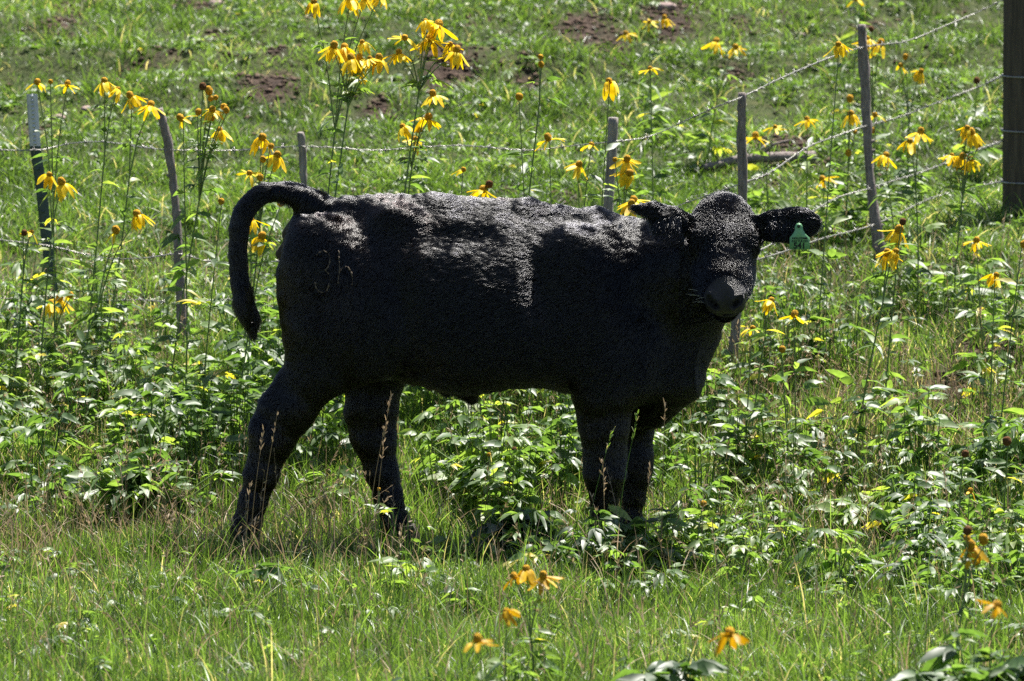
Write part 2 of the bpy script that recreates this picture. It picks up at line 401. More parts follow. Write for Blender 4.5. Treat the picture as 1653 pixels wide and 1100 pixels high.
m_skin, n, out = new_mat("black_hide")
p = n.nodes.new("ShaderNodeBsdfPrincipled"); p.inputs["Roughness"].default_value = .8; p.inputs["Specular IOR Level"].default_value = 0.0
tc = n.nodes.new("ShaderNodeTexCoord"); nz = n.nodes.new("ShaderNodeTexNoise"); nz.inputs["Scale"].default_value = 4; nz.inputs["Detail"].default_value = 4
n.links.new(tc.outputs["Object"], nz.inputs["Vector"])
r_ = ramp(n, [(.35, (.002, .002, .0025)), (.7, (.005, .0035, .003))], nz.outputs[0]); n.links.new(r_.outputs[0], p.inputs["Base Color"])
nf = n.nodes.new("ShaderNodeTexNoise"); nf.inputs["Scale"].default_value = 1; mp = n.nodes.new("ShaderNodeMapping"); mp.inputs["Scale"].default_value = (220, 220, 90)
n.links.new(tc.outputs["Object"], mp.inputs[0]); n.links.new(mp.outputs[0], nf.inputs["Vector"])
b_ = n.nodes.new("ShaderNodeBump"); b_.inputs["Strength"].default_value = .5; b_.inputs["Distance"].default_value = .003
n.links.new(nf.outputs[0], b_.inputs["Height"]); n.links.new(b_.outputs[0], p.inputs["Normal"])
n.links.new(p.outputs[0], out.inputs[0])
calf = link("calf", mesh_np("calf", V - calf_org, Q, m_skin), None, calf_org)
_c = V[Q].mean(axis=1) - HO; _l, _n, _f = _c @ Lv, _c @ Nv, _c @ Fv
_nose = (_f + .25 * (_n + .07) > .320 + .5 * np.maximum(np.abs(_l) - .045, 0)) & (np.abs(_l) < .068) & (_n > -.120) & (V[Q].mean(axis=1)[:, 1] < D - .2)
mn = mat_plain("wet_nose", (.009, .0085, .010), .38, .50, noise=(.020, .018, .021), nscale=240, bump=.8); calf.data.materials.append(mn)
_q = V[Q].mean(axis=1); _px = _q[:, 0] / _q[:, 1] * FPX + 826.5; _py = 550 + FPX * np.tan(np.arctan((CAMZ - _q[:, 2]) / _q[:, 1]) - PITCH)
m_bare = mat_plain("bare_skin", (.030, .024, .014), .7, .3, noise=(.085, .065, .04), nscale=60, bump=.5); calf.data.materials.append(m_bare)
_bare = (_px < 477) & (_px > 440) & (_py > 348) & (_py < 432) & (np.abs(_q[:, 1] - D) < .05)
calf.data.polygons.foreach_set("material_index", np.where(_bare, 2, _nose.astype(np.int32)))
tag(calf, "black calf with a branded hip and curled tail standing side-on in the meadow", "calf")
bvh = BVHTree.FromPolygons([tuple(x) for x in V], [tuple(x) for x in Q])
CP = Vector((0, 0, CAMZ))
def on_calf(a, b, lift=0.0):
    P = Vector(U(a, b, D)); d = (P - CP).normalized(); loc, nn, i_, di = bvh.ray_cast(CP, d)
    return (np.array(loc) + np.array(nn) * lift, np.array(nn)) if loc else (None, None)

# coat
mh, n, out = new_mat("black_hair")
hb = n.nodes.new("ShaderNodeBsdfHairPrincipled")
try: hb.parametrization = 'COLOR'
except Exception: pass
hb.inputs["Color"].default_value = (.0025, .0025, .003, 1)
hb.inputs["Roughness"].default_value = .15; hb.inputs["Radial Roughness"].default_value = .35; hb.inputs["IOR"].default_value = 1.5
tc = n.nodes.new("ShaderNodeTexCoord"); nz = n.nodes.new("ShaderNodeTexNoise"); nz.inputs["Scale"].default_value = 3.2; nz.inputs["Detail"].default_value = 3
n.links.new(tc.outputs["Object"], nz.inputs["Vector"]); r_ = ramp(n, [(.56, (.0022, .0022, .0028)), (.80, (.009, .006, .005))], nz.outputs[0]); n.links.new(r_.outputs[0], hb.inputs["Color"])
n.links.new(hb.outputs[0], out.inputs[0])
NH = 450000
pr = area * np.where(nrm[:, 1] < .35, 1.0, .45); pick = rng.choice(len(Q), NH, p=pr / pr.sum())
u1, u2 = rng.random((2, NH)); qa, qb, qc, qd = (V[Q[pick, k_]] for k_ in range(4))
root = (qa * (1 - u1)[:, None] + qb * u1[:, None]) * (1 - u2)[:, None] + (qd * (1 - u1)[:, None] + qc * u1[:, None]) * u2[:, None]
hn = nrm[pick]
def U0(a, b): return U(a, b, D)
hx, hy, hz = root.T
PX = hx / D * FPX + 826.5; PY = 550 + FPX * np.tan(np.arctan((CAMZ - hz) / D) - PITCH)
flow = np.tile(np.array([-1.0, 0, -.55]), (NH, 1))
w1 = np.clip((PX - 600) / 100, 0, 1)[:, None]; flow = flow * w1 + np.array([-.55, 0, -.85]) * (1 - w1)
low = np.clip((PY - 590) / 60, 0, 1)[:, None]; flow = flow * (1 - low) + np.array([-.15, 0, -1.0]) * low
nk = (np.clip((PX - 940) / 80, 0, 1) * np.clip((600 - PY) / 60, 0, 1))[:, None]; flow = flow * (1 - nk) + np.array([-.5, 0, -.9]) * nk
q = root - HO; hl, hnn, hf = q @ Lv, q @ Nv, q @ Fv
head = (hy < D - .12) & (PX > 1095) & (np.abs(hl) < .13) & (hf > -.03) & (hf < .45) & (hnn > -.25) & (PY < 530)
hd = np.stack([hl * 4, np.zeros(NH), (hf - .19) * 6], -1)
hflow = Lv * (hl * 6)[:, None] + Fv * np.clip((hf - .15) * 12, -1, 1)[:, None] + rng.normal(0, .25, (NH, 3))
flow = np.where(head[:, None], hflow, flow)
earl = (PX < 1108) & (PX > 1000) & (hy < D - .13) & (PY < 395); flow[earl] = (-.8, -.1, -.35)
earr = (PX > 1232); flow[earr] = (.9, -.1, -.3)
tail = PX < 448; 
tp = np.array([(448, 311), (430, 312), (405, 327), (389, 355), (384, 395), (385, 435), (390, 470), (398, 500), (411, 545)], float)
tdir = np.gradient(tp, axis=0); kk = ((PX[:, None] - tp[:, 0]) ** 2 + (PY[:, None] - tp[:, 1]) ** 2).argmin(1)
tail &= (((PX - tp[kk, 0]) ** 2 + (PY - tp[kk, 1]) ** 2) < 40 ** 2) & (PY < 560) & (PX < 440)
flow[tail] = np.stack([tdir[kk, 0], 0 * PX, -tdir[kk, 1]], -1)[tail]
flow /= np.linalg.norm(flow, axis=1)[:, None] + 1e-9
flow = flow - hn * (flow * hn).sum(1)[:, None] + rng.normal(0, .04, (NH, 3)) + np.stack([vnoise(PX, PY, 18) * .20, 0 * PX, vnoise(PX, PY, 18, 5) * .20 + vnoise(PX * .45 + PY * .2, PY - PX * .25, 3.6, 8) * .16], -1)
flow /= np.linalg.norm(flow, axis=1)[:, None] + 1e-9
L = .0135 * np.ones(NH) * rng.uniform(.6, 1.25, NH)
L[(PY > 640)] *= .8
L[tail] *= 1.3; L[tail & (PY > 470)] *= 2.2
L[head] *= .48; L[head & (hf < .05)] *= 1.5; L[head & (hf > .27)] *= .7; L[head & (hf > .31)] *= .45
L[(PX > 860) & (PX < 1090) & (PY < 352)] *= 1.2
nearear = (earl | earr); L[nearear] *= .75
lift = np.full(NH, .13); lift[head & (hf < .05)] = .35; lift[nearear] = .16; lift[(PX > 860) & (PX < 1060) & (PY < 345)] = .45
lift *= rng.uniform(.85, 1.15, NH); lift = lift + .05 + .17 * np.clip(vnoise(PX * .4 + PY * .2, PY - PX * .25, 4.2, 9), -.7, 2); root = root + hn * .0007
st = np.array([0, .33, .7, 1.0])
pos = root[:, None, :] + (flow[:, None, :] * (st * 1.0)[None, :, None] + hn[:, None, :] * (st * (1 - .5 * st))[None, :, None] * lift[:, None, None]) * L[:, None, None]
pos[:, :, 2] -= (st ** 2)[None, :] * .0008
# brand strokes keep the coat thin
BR = [[(512, 413), (517, 407), (524, 406), (530, 412), (532, 421), (529, 431), (525, 437), (530, 443)], [(508, 456), (511, 467), (520, 473), (528, 468), (531, 458)],
      [(546, 405), (547, 420), (547, 438), (545, 458)], [(547, 440), (552, 433), (559, 431), (565, 437), (568, 447), (568, 460)]]
kp = np.ones(NH, bool)
kp &= ~((PX < 475) & (PX > 440) & (PY > 350) & (PY < 430) & (np.abs(hy - D) < .05))
kp &= ~(head & (hf + .25 * (hnn + .07) + .006 * vnoise(hl, hnn, .008) > .324 + .5 * np.maximum(np.abs(hl) - .045, 0)) & (np.abs(hl) < .066) & (hnn > -.12))
for s_ in BR:
    for a, b in smooth_path(s_, 16): kp &= ~(((PX - a) ** 2 + (PY - b) ** 2 < 1.6 ** 2) & (hn[:, 1] < 0) & (rng.random(NH) < .6))
    for a, b in smooth_path(s_, 16): kp &= ~(((PX - a) ** 2 + (PY - b) ** 2 < 4.5 ** 2) & (hn[:, 1] < 0) & (rng.random(NH) < .12))
kp &= ~(head & (((np.abs(hl) - .088) ** 2 + (hnn + .052) ** 2 + (hf - .146) ** 2) < .018 ** 2))
pos = pos[kp]; rad0 = np.full(len(pos), .00030)
# long hair: switch, sheath, ear fringe, lashes
ex = []; er = []
def strands(n_, f0, f1, r0=.0006):
    for _ in range(n_):
        a = f0(); b = f1(a); mdl = (a + b) / 2 + rng.normal(0, .004, 3); ex.append(np.stack([a, a * .4 + mdl * .6, mdl * .4 + b * .6 + rng.normal(0, .002, 3), b])); er.append(r0)
strands(1300, lambda: U(rng.uniform(391, 408), rng.uniform(462, 526), D + rng.normal(0, .016)), lambda a: U(411 + rng.normal(0, 3), 520 + 42 * rng.random() ** 1.5, D + rng.normal(0, .01)) * .85 + a * .15 + np.array([rng.normal(0, .006), 0, 0]), .0007)
strands(20, lambda: U(rng.uniform(752, 764), 645, D + rng.normal(0, .008)), lambda a: U(762 + rng.normal(0, 4) , rng.uniform(665, 722), D + rng.normal(0, .01)), .0005)
strands(14, lambda: U(rng.uniform(764, 775), 640, D + rng.normal(0, .01)), lambda a: U(775 + rng.normal(0, 4), rng.uniform(660, 705), D + rng.normal(0, .01)), .0005)
strands(120, lambda: U(rng.uniform(1060, 1100), rng.uniform(350, 368), D + ye - .03), lambda a: a + np.array([rng.normal(-.01, .01), -.02, -rng.uniform(.02, .045)]), .0005)
strands(90, lambda: U(rng.uniform(1240, 1290), rng.uniform(352, 372), D + ye - .015), lambda a: a + np.array([rng.normal(0, .01), -.015, -rng.uniform(.015, .035)]), .0005)
for s in (-1, 1):
    strands(40, lambda: h(s * (.100 + rng.normal(0, .002)), -.042, .130 + rng.uniform(0, .03)), lambda a: a + Lv * s * .012 + Nv * .012 + Fv * .02, .0006)
ex = np.array(ex); pos = np.concatenate([pos, ex]); rad0 = np.concatenate([rad0, er])
hc = bpy.data.hair_curves.new("coat"); hc.add_curves([4] * len(pos))
hc.position_data.foreach_set("vector", (pos - calf_org).astype(np.float32).ravel())
ra = hc.attributes.get("radius") or hc.attributes.new("radius", 'FLOAT', 'POINT')
ra.data.foreach_set("value", (rad0[:, None] * np.array([1, .95, .75, .25])).astype(np.float32).ravel())
hc.materials.append(mh); link("coat", hc, calf)

# whiskers
mw = mat_plain("pale_whisker", (.7, .68, .6), .4)
hw = bpy.data.hair_curves.new("whiskers"); W = []
for _ in range(12):
    s = rng.choice([-1, -1, 1]); a = h(s * rng.uniform(.05, .066), -rng.uniform(.07, .13), rng.uniform(.28, .34)); b = a + Lv * s * rng.uniform(.02, .05) + Nv * rng.uniform(-.01, .015) + Fv * rng.uniform(-.01, .02)
    W.append([a, a * .6 + b * .4 + Nv * .003, a * .25 + b * .75 + Nv * .003, b])
W = np.array(W); hw.add_curves([4] * len(W)); hw.position_data.foreach_set("vector", (W - calf_org).astype(np.float32).ravel())
ra = hw.attributes.get("radius") or hw.attributes.new("radius", 'FLOAT', 'POINT'); ra.data.foreach_set("value", np.tile([.00024, .00022, .0002, .0001], len(W)).astype(np.float32))
hw.materials.append(mw); link("whiskers", hw, calf)

def uvsphere(cn, r, nu=20, nv=14):
    th = np.linspace(0, math.pi, nv + 1); ph = np.linspace(0, 2 * math.pi, nu, endpoint=False)
    v = np.stack([np.outer(np.sin(th), np.cos(ph)), np.outer(np.sin(th), np.sin(ph)), np.outer(np.cos(th), np.ones(nu))], -1).reshape(-1, 3) * r + np.asarray(cn)
    i = np.arange(nv)[:, None] * nu; j = np.arange(nu)[None, :]; j2 = (j + 1) % nu
    return v, np.stack([i + j, i + nu + j, i + nu + j2, i + j2], -1).reshape(-1, 4)
me_ = mat_plain("dark_eye", (.010, .006, .005), .05, .6)
for s in (-1, 1):
    v, f = uvsphere(h(s * .0835, -.053, .145), .0200); link("eye", mesh_np("eye", v - calf_org, f, me_), calf)
# hooves: two claws each
mhoof = mat_plain("dark_hoof", (.018, .014, .012), .5, noise=(.05, .04, .03), nscale=40)
def hoof(a, y):
    b = MB(); g0 = U(a, 905, D + y)
    for s in (-1, 1):
        P = []
        prof = [(-.030, .0), (-.030, .030), (-.024, .055), (.022, .058), (.036, .03), (.048, .0)]
        for dy, sc in ((-.019, .86), (-.008, 1), (.008, 1), (.019, .86)):
            P += [(x_ * sc, s * .021 + dy, z_) for x_, z_ in prof]
        P = np.array(P); f = [(r * 6 + k_, r * 6 + (k_ + 1) % 6, (r + 1) * 6 + (k_ + 1) % 6, (r + 1) * 6 + k_) for r in range(3) for k_ in range(6)]
        b.add(P + (g0[0], g0[1], float(height(g0[0], g0[1])) + .001), f)
        b.add(P[:6] + (g0[0], g0[1], float(height(g0[0], g0[1])) + .001), [(0, 1, 2, 3), (0, 3, 4, 5)]); b.add(P[-6:] + (g0[0], g0[1], float(height(g0[0], g0[1])) + .001), [(3, 2, 1, 0), (5, 4, 3, 0)])
    link("hoof", b.mesh("hoof", mhoof, False, calf_org), calf)
hoof(396, -.105); hoof(656, .10); hoof(982, -.115); hoof(1024, .09)
# brand scar
mb = mat_plain("brand_scar", (.05, .037, .028), .8, noise=(.20, .15, .10), nscale=150)
bb = MB()
for s_ in BR:
    P = []; N_ = []
    for a, b in smooth_path(s_, 24):
        q_, nn = on_calf(a, b, .0024)
        if q_ is not None: P.append(q_)
    wd = .0014 * np.clip(1 + .8 * rng.normal(size=len(P)), .15, 2.6); v, f = tube(np.array(P) + rng.normal(0, .0009, (len(P), 3)), wd, 6); bb.add(v, f)
link("hip_brand", bb.mesh("hip_brand", mb, True, calf_org), calf)["label"] = "thin brown brand scar on the hip"
# ear tag
mt = mat_plain("green_plastic", (.17, .40, .19), .38, .5, noise=(.20, .44, .22), nscale=60); mtd = mat_plain("black_ink", (.006, .012, .008), .6); mtr = mat_plain("pale_rim", (.2, .42, .22), .4)
yt = D + ye - .033
tp_ = [(1283.5, 366), (1286, 361.5), (1290, 360), (1294, 361.5), (1296, 366), (1297, 372), (1301, 378), (1307.5, 384), (1308, 403), (1275, 403), (1275, 384), (1281, 377), (1283.5, 372)]
def slab(pl, y0, t):
    a = np.array([U(p_[0], p_[1], y0) for p_ in pl]); b_ = a + (0, t, 0); n_ = len(a); cc = a.mean(0)
    v = np.concatenate([a, b_, [cc], [cc + (0, t, 0)]]); f = []
    for k_ in range(n_): j_ = (k_ + 1) % n_; f += [(k_, j_, 2 * n_), (j_ + n_, k_ + n_, 2 * n_ + 1), (k_, k_ + n_, j_), (j_, k_ + n_, j_ + n_)]
    return v, np.array(f)
v, f = slab(tp_, yt, .0018)
tago = link("ear_tag", mesh_np("ear_tag", v - calf_org, f, mt, None, False), calf); tago["label"] = "green plastic ear tag numbered 541"
ring = U(1289.5, 366, yt - .001)
th = np.linspace(0, 2 * math.pi, 17); v, f = tube(np.stack([ring[0] + .0055 * np.cos(th), np.full(17, ring[1]), ring[2] + .0055 * np.sin(th)], -1), .0012, 6, False)
link("tag_ring", mesh_np("tag_ring", v - calf_org, f, mtr), tago)
v, f = uvsphere(ring + (0, .0005, 0), .0038, 12, 8); link("tag_button", mesh_np("tag_button", v - calf_org, f, mtd), tago)
def text(body, a, b, size, parent, sx=1.0):
    tc_ = bpy.data.curves.new("tag_lettering", 'FONT'); tc_.body = body; tc_.size = size; tc_.align_x = 'CENTER'; tc_.extrude = .0003; tc_.offset = size * .03
    to = bpy.data.objects.new("tag_lettering", tc_); C.objects.link(to); dg = bpy.context.evaluated_depsgraph_get(); mm = bpy.data.meshes.new_from_object(to.evaluated_get(dg))
    bpy.data.objects.remove(to); mm.materials.clear(); mm.materials.append(mtd)
    o = link("tag_lettering", mm, parent, Vector(U(a, b, yt - .0006) - calf_org)); o.rotation_euler = (R(90), 0, 0); o.scale = (sx, 1, 1)
text("541", 1291, 401.5, .024, tago, .98); text("HOLCOMB", 1291.5, 386.5, .0078, tago, 1.15); text("CATTLE CO", 1291.5, 391, .0078, tago, 1.1)
# ------------------------------------------------------------------ leaves and grass
GREEN = [(0.0, (.030, .058, .012)), (.35, (.070, .125, .026)), (.62, (.115, .195, .045)), (.84, (.17, .26, .075)), (.89, (.25, .25, .14)), (1.0, (.46, .40, .27))]
LEAFG = [(0.0, (.035, .070, .022)), (.4, (.088, .150, .052)), (.75, (.155, .225, .075)), (.93, (.25, .30, .09)), (1.0, (.45, .36, .05))]
m_grass = mat_leaf("grass_blades", GREEN, 2.2, .46, .42, .6)
m_dry = mat_leaf("dry_grass", [(0, (.20, .16, .07)), (.5, (.36, .27, .16)), (1, (.50, .38, .27))], 1.1, .3, .6, .3, (1, .95, .8))
m_forb = mat_leaf("forb_leaf", LEAFG, 2.4, .46, .48, .75, (.95, 1.0, .35))
def blades(P, h, w, lean, az, face, tint, S_=4):
    """curved grass blades; P base, h length, lean sideways reach / h"""
    N = len(P); t = np.linspace(0, 1, S_ + 1)[None, :]
    dx = np.cos(az)[:, None] * lean[:, None] * h[:, None] * t ** 1.8; dy = np.sin(az)[:, None] * lean[:, None] * h[:, None] * t ** 1.8
    dz = h[:, None] * (t - .35 * np.minimum(lean[:, None], 1.3) * t ** 2.2)
    ctr = np.stack([P[:, :1] + dx, P[:, 1:2] + dy, P[:, 2:] + dz], -1)
    wv = np.stack([np.cos(face), np.sin(face), 0 * face], -1)[:, None, :] * (w[:, None] * np.array([.75, 1, .9, .6, 0.0] if S_ == 4 else np.r_[np.linspace(1, .7, S_), 0])[None, :])[..., None] * .5
    A = ctr - wv; B_ = ctr[:, :-1] + wv[:, :-1]
    v = np.concatenate([A, B_], 1); k = 2 * S_ + 1
    f = []
    for s_ in range(S_ - 1): f += [(s_, S_ + 1 + s_, S_ + 2 + s_), (s_, S_ + 2 + s_, s_ + 1)]
    f += [(S_ - 1, 2 * S_, S_)]
    f = (np.array(f)[None] + (np.arange(N) * k)[:, None, None]).reshape(-1, 3)
    return v.reshape(-1, 3), f, np.repeat(tint, k)
_u = np.array([0, .12, .35, .62, .85, 1.0]); _w = np.array([.08, .62, 1.0, .82, .38, 0.0])
def leaves(P, d, L_, W_, droop, roll, tint, fold=.25):
    """lance-shaped leaves with a folded midrib"""
    N = len(P); d = d / (np.linalg.norm(d, axis=1)[:, None] + 1e-9)
    up = np.array([0, 0, 1.0]); side = np.cross(d, up); side /= np.linalg.norm(side, axis=1)[:, None] + 1e-6
    nn = np.cross(side, d); side = side * np.cos(roll)[:, None] + nn * np.sin(roll)[:, None]; nn = np.cross(side, d)
    u = _u[None, :, None]
    ctr = P[:, None, :] + d[:, None, :] * (L_[:, None, None] * u) ; ctr[:, :, 2] -= (droop * L_)[:, None] * _u[None, :] ** 2
    ww = (W_[:, None] * _w[None, :] * .5)[..., None]
    wav = rng.normal(0, .12, (N, len(_u), 1)) * ww
    a = ctr - side[:, None] * ww + nn[:, None] * (ww * fold + wav); b = ctr + side[:, None] * ww + nn[:, None] * (ww * fold - wav)
    v = np.stack([a, ctr, b], 2).reshape(N, 3 * len(_u), 3); k = 3 * len(_u); f = []
    for s_ in range(len(_u) - 1):
        for q_ in (0, 1):
            a0 = s_ * 3 + q_; f += [(a0, a0 + 1, a0 + 4), (a0, a0 + 4, a0 + 3)]
    f = (np.array(f)[None] + (np.arange(N) * k)[:, None, None]).reshape(-1, 3)
    return v.reshape(-1, 3), f, np.repeat(tint, k)
def lobed(P, d, L_, W_, droop, roll, tint):
    """leaves cut in three or five pointed lobes"""
    N = len(P); o = [], [], []
    side = np.cross(d, (0, 0, 1.0)); side /= np.linalg.norm(side, axis=1)[:, None] + 1e-6
    vs, fs, ts, n0 = [], [], [], 0
    for ang, sc, off in ((0, 1, .0), (38, .78, .0), (-38, .78, .0), (72, .5, .02), (-72, .5, .02)):
        ang_ = R(ang) + rng.normal(0, .12, N); dd = d * np.cos(ang_)[:, None] + side * np.sin(ang_)[:, None]
        sel = rng.random(N) < (1 if abs(ang) < 50 else .6)
        v, f, t = leaves(P[sel] + d[sel] * (off * L_[sel])[:, None], dd[sel], L_[sel] * sc * rng.uniform(.85, 1.1, sel.sum()), W_[sel] * (.9 if ang else 1.05), droop[sel], roll[sel] + rng.normal(0, .2, sel.sum()), tint[sel] + rng.normal(0, .03, sel.sum()))
        vs.append(v); fs.append(f + n0); ts.append(t); n0 += len(v)
    return np.concatenate(vs), np.concatenate(fs), np.concatenate(ts)
def scatter(n_, y0, y1, margin=.55, power=1.0):
    """points on the ground in the wedge the camera looks at, with a margin to its sides"""
    y = y0 + (y1 - y0) * rng.random(n_) ** power; x = rng.uniform(-1, 1, n_) * (.0915 * y + margin); return x, y
def tintn(n_, mean=.42, sd=.18, dry=.06):
    t = np.clip(rng.normal(mean, sd, n_), 0, .82); m_ = rng.random(n_) < dry; t[m_] = rng.uniform(.86, 1, m_.sum()); return t
CROWD = MB()
def put_grass(n_, y0, y1, h0, h1, w0, w1, dry=.06, mean=.42, keep=None, S_=4, margin=.55, clump=True, lean=.45, floor=.12):
    x, y = scatter(n_, y0, y1, margin)
    if clump:   # blades stand in tufts
        x = x + .02 * vnoise(x * 1, y, .06, 21) ; k_ = rng.random(n_) < np.clip(.62 + .5 * vnoise(x, y, .10, 22) + .25 * vnoise(x, y, .5, 23), floor, 1)
    else: k_ = np.ones(n_, bool)
    k_ &= rng.random(n_) > dirt(x, y) * .88
    if keep is not None: k_ &= rng.random(n_) < keep(x, y)
    x, y = x[k_], y[k_]; n_ = len(x)
    hh = rng.uniform(h0, h1, n_) * np.clip(1 + .45 * vnoise(x, y, .22, 24), .4, 1.8)
    tn = np.clip(tintn(n_, mean, .17, dry) + np.where(y > 19.5, .24, .16) * vnoise(x, y, .45, 25) + .08 * vnoise(x, y, .12, 26), 0, 1)
    v, f, t = blades(np.stack([x, y, height(x, y) - .004], -1), hh, rng.uniform(w0, w1, n_), np.abs(rng.normal(lean, .3, n_)), rng.uniform(0, 6.283, n_), rng.normal(0, .9, n_), tn, S_)
    CROWD.add(v, f, t)
put_grass(95000, 12.3, 14.6, .035, .09, .0018, .0034, .05, .40, lean=.38)
put_grass(95000, 14.4, 16.6, .035, .10, .0020, .0036, .06, .38, lean=.40)
put_grass(70000, 16.4, 19.0, .06, .16, .0024, .0044, .10, lean=.38)
put_grass(120000, 18.8, 22.0, .03, .085, .003, .0048, .04, .36, S_=3, lean=.7, floor=.4)
put_grass(190000, 21.3, 28.5, .02, .07, .003, .0060, .03, .32, S_=3, lean=.9, floor=.45)
put_grass(4500, 12.5, 19.5, .12, .22, .0024, .0040, .06, .45, lean=.45, clump=False)
# tussocks that roughen the slope
tx_, ty_ = scatter(1500, 19.2, 28.0); kt = (rng.random(1500) < np.clip(.55 + .6 * vnoise(tx_, ty_, .7, 41), .1, 1)) & (dirt(tx_, ty_) < .6); tx_, ty_ = np.repeat(tx_[kt], 24), np.repeat(ty_[kt], 24); n_ = len(tx_)
tx_ = tx_ + rng.normal(0, .028, n_); ty_ = ty_ + rng.normal(0, .035, n_)
v, f, t = blades(np.stack([tx_, ty_, height(tx_, ty_)], -1), rng.uniform(.06, .15, n_), rng.uniform(.003, .0065, n_), np.abs(rng.normal(.75, .3, n_)), rng.uniform(0, 6.283, n_), rng.normal(0, .9, n_), tintn(n_, .30, .2, .08), 4); CROWD.add(v, f, t)
# around the wedge, thinner
x, y = rng.uniform(-3.4, 3.4, 26000), rng.uniform(10, 28, 26000); o_ = (np.abs(x) > .0915 * y + .5) | (y < 12.4); x, y = x[o_], y[o_]; n_ = len(x)
v, f, t = blades(np.stack([x, y, height(x, y)], -1), rng.uniform(.07, .16, n_), rng.uniform(.006, .012, n_), np.abs(rng.normal(.5, .3, n_)), rng.uniform(0, 6.28, n_), rng.normal(0, .9, n_), tintn(n_), 3); CROWD.add(v, f, t)
tag(link("grass", CROWD.mesh("grass", m_grass, False)), "short green pasture grass covering the ground and the hillside", "grass", None, "stuff")

# dry seed grass, dense to the left and right of the legs
DB = MB()
def seed_stalk(B_, p, H, lean, az, w=.0016, heads=9, hl=.10, t0=.5, full=True):
    t = np.linspace(0, 1, 7); e = np.array([math.cos(az), math.sin(az), 0]) * lean * H
    P = p + e * (t[:, None] ** 2) + np.array([0, 0, H])[None] * (t[:, None] - .15 * lean * t[:, None] ** 2)
    v, f = tube(P, np.linspace(w, w * .45, 7) * .5, 3, False); B_.add(v, f, t0)
    n_ = heads; s_ = rng.uniform(1 - hl / H, 1.0, n_); idx = s_ * 6; i_ = np.minimum(idx.astype(int), 5); fr = (idx - i_)[:, None]
    q_ = P[i_] * (1 - fr) + P[i_ + 1] * fr; T = P[-1] - P[-2]; T = T / np.linalg.norm(T)
    dd = T + rng.normal(0, .38, (n_, 3)) * (1.35 - s_)[:, None] * 2.2 * (1 if full else .5)
    v, f, tt = leaves(q_, dd, rng.uniform(.010, .022, n_), rng.uniform(.0022, .0040, n_), rng.uniform(0, .3, n_), rng.uniform(0, 3, n_), np.clip(rng.normal(t0 + .1, .2, n_), 0, 1)); B_.add(v, f, tt)
def dryspot(x, y):
    r = np.where(y < 15.3, .09, .16)
    for a, b, rx, ry in ((320, 885, .5, .5), (1250, 665, .35, .8), (1500, 700, .4, .8), (1380, 720, .45, .9), (520, 880, .22, .35), (100, 700, .35, .8), (980, 880, .18, .3), (1300, 860, .35, .6), (60, 900, .3, .5), (860, 640, .3, .8)):
        g_ = ground_at(a, b); r = np.maximum(r, np.exp(-((x - g_[0]) / rx) ** 2 - ((y - g_[1]) / ry) ** 2))
    return r
x, y = scatter(5200, 12.8, 20.0); k_ = rng.random(len(x)) < dryspot(x, y); x, y = x[k_], y[k_]
for a, b in zip(x, y):
    seed_stalk(DB, np.array([a, b, float(height(a, b))]), rng.uniform(.16, .34), abs(rng.normal(.25, .2)), rng.uniform(0, 6.28), .0020, int(rng.integers(6, 13)), rng.uniform(.06, .12), rng.uniform(.2, .9))
x, y = scatter(36000, 13.0, 20.5); k_ = rng.random(len(x)) < dryspot(x, y) * .8; x, y = x[k_], y[k_]; n_ = len(x)
v, f, t = blades(np.stack([x, y, height(x, y)], -1), rng.uniform(.08, .22, n_), rng.uniform(.0018, .0035, n_), np.abs(rng.normal(.5, .35, n_)), rng.uniform(0, 6.28, n_), rng.normal(0, .9, n_), rng.uniform(0, 1, n_), 4); DB.add(v, f, t)
tag(link("seed_grass", DB.mesh("seed_grass", m_dry, False)), "thin straw-coloured seeding grass scattered through the green meadow", "dry grass", None, "stuff")

# leafy ground cover
FB = MB()
def forb(B_, p, H, R_, nl, lsz, t0=.45, sd=.15):
    """a low leafy plant: petioles fanning out, each with a lobed leaf"""
    az = rng.uniform(0, 6.283, nl); hh = H * rng.uniform(.35, 1.0, nl); rr = R_ * np.sqrt(rng.random(nl)) * (1.15 - .4 * hh / H)
    base = np.stack([p[0] + rr * np.cos(az), p[1] + rr * np.sin(az), p[2] + hh], -1)
    d = np.stack([np.cos(az), np.sin(az), rng.uniform(-.35, .45, nl)], -1); sz = lsz * rng.uniform(.6, 1.2, nl)
    v, f, t = lobed(base, d, sz, sz * rng.uniform(.26, .38, nl), rng.uniform(.1, .55, nl), rng.normal(0, .5, nl), np.clip(rng.normal(t0, sd, nl), 0, 1)); B_.add(v, f, t)
    root_ = p + np.stack([np.cos(az) * .012, np.sin(az) * .012, 0 * az], -1)
    md = (root_ + base) / 2 + np.array([0, 0, .12])[None] * (H * .3)
    for k_ in range(nl):
        v, f = tube(np.array([root_[k_], md[k_], base[k_]]), .0014, 3, False); B_.add(v, f, .5)
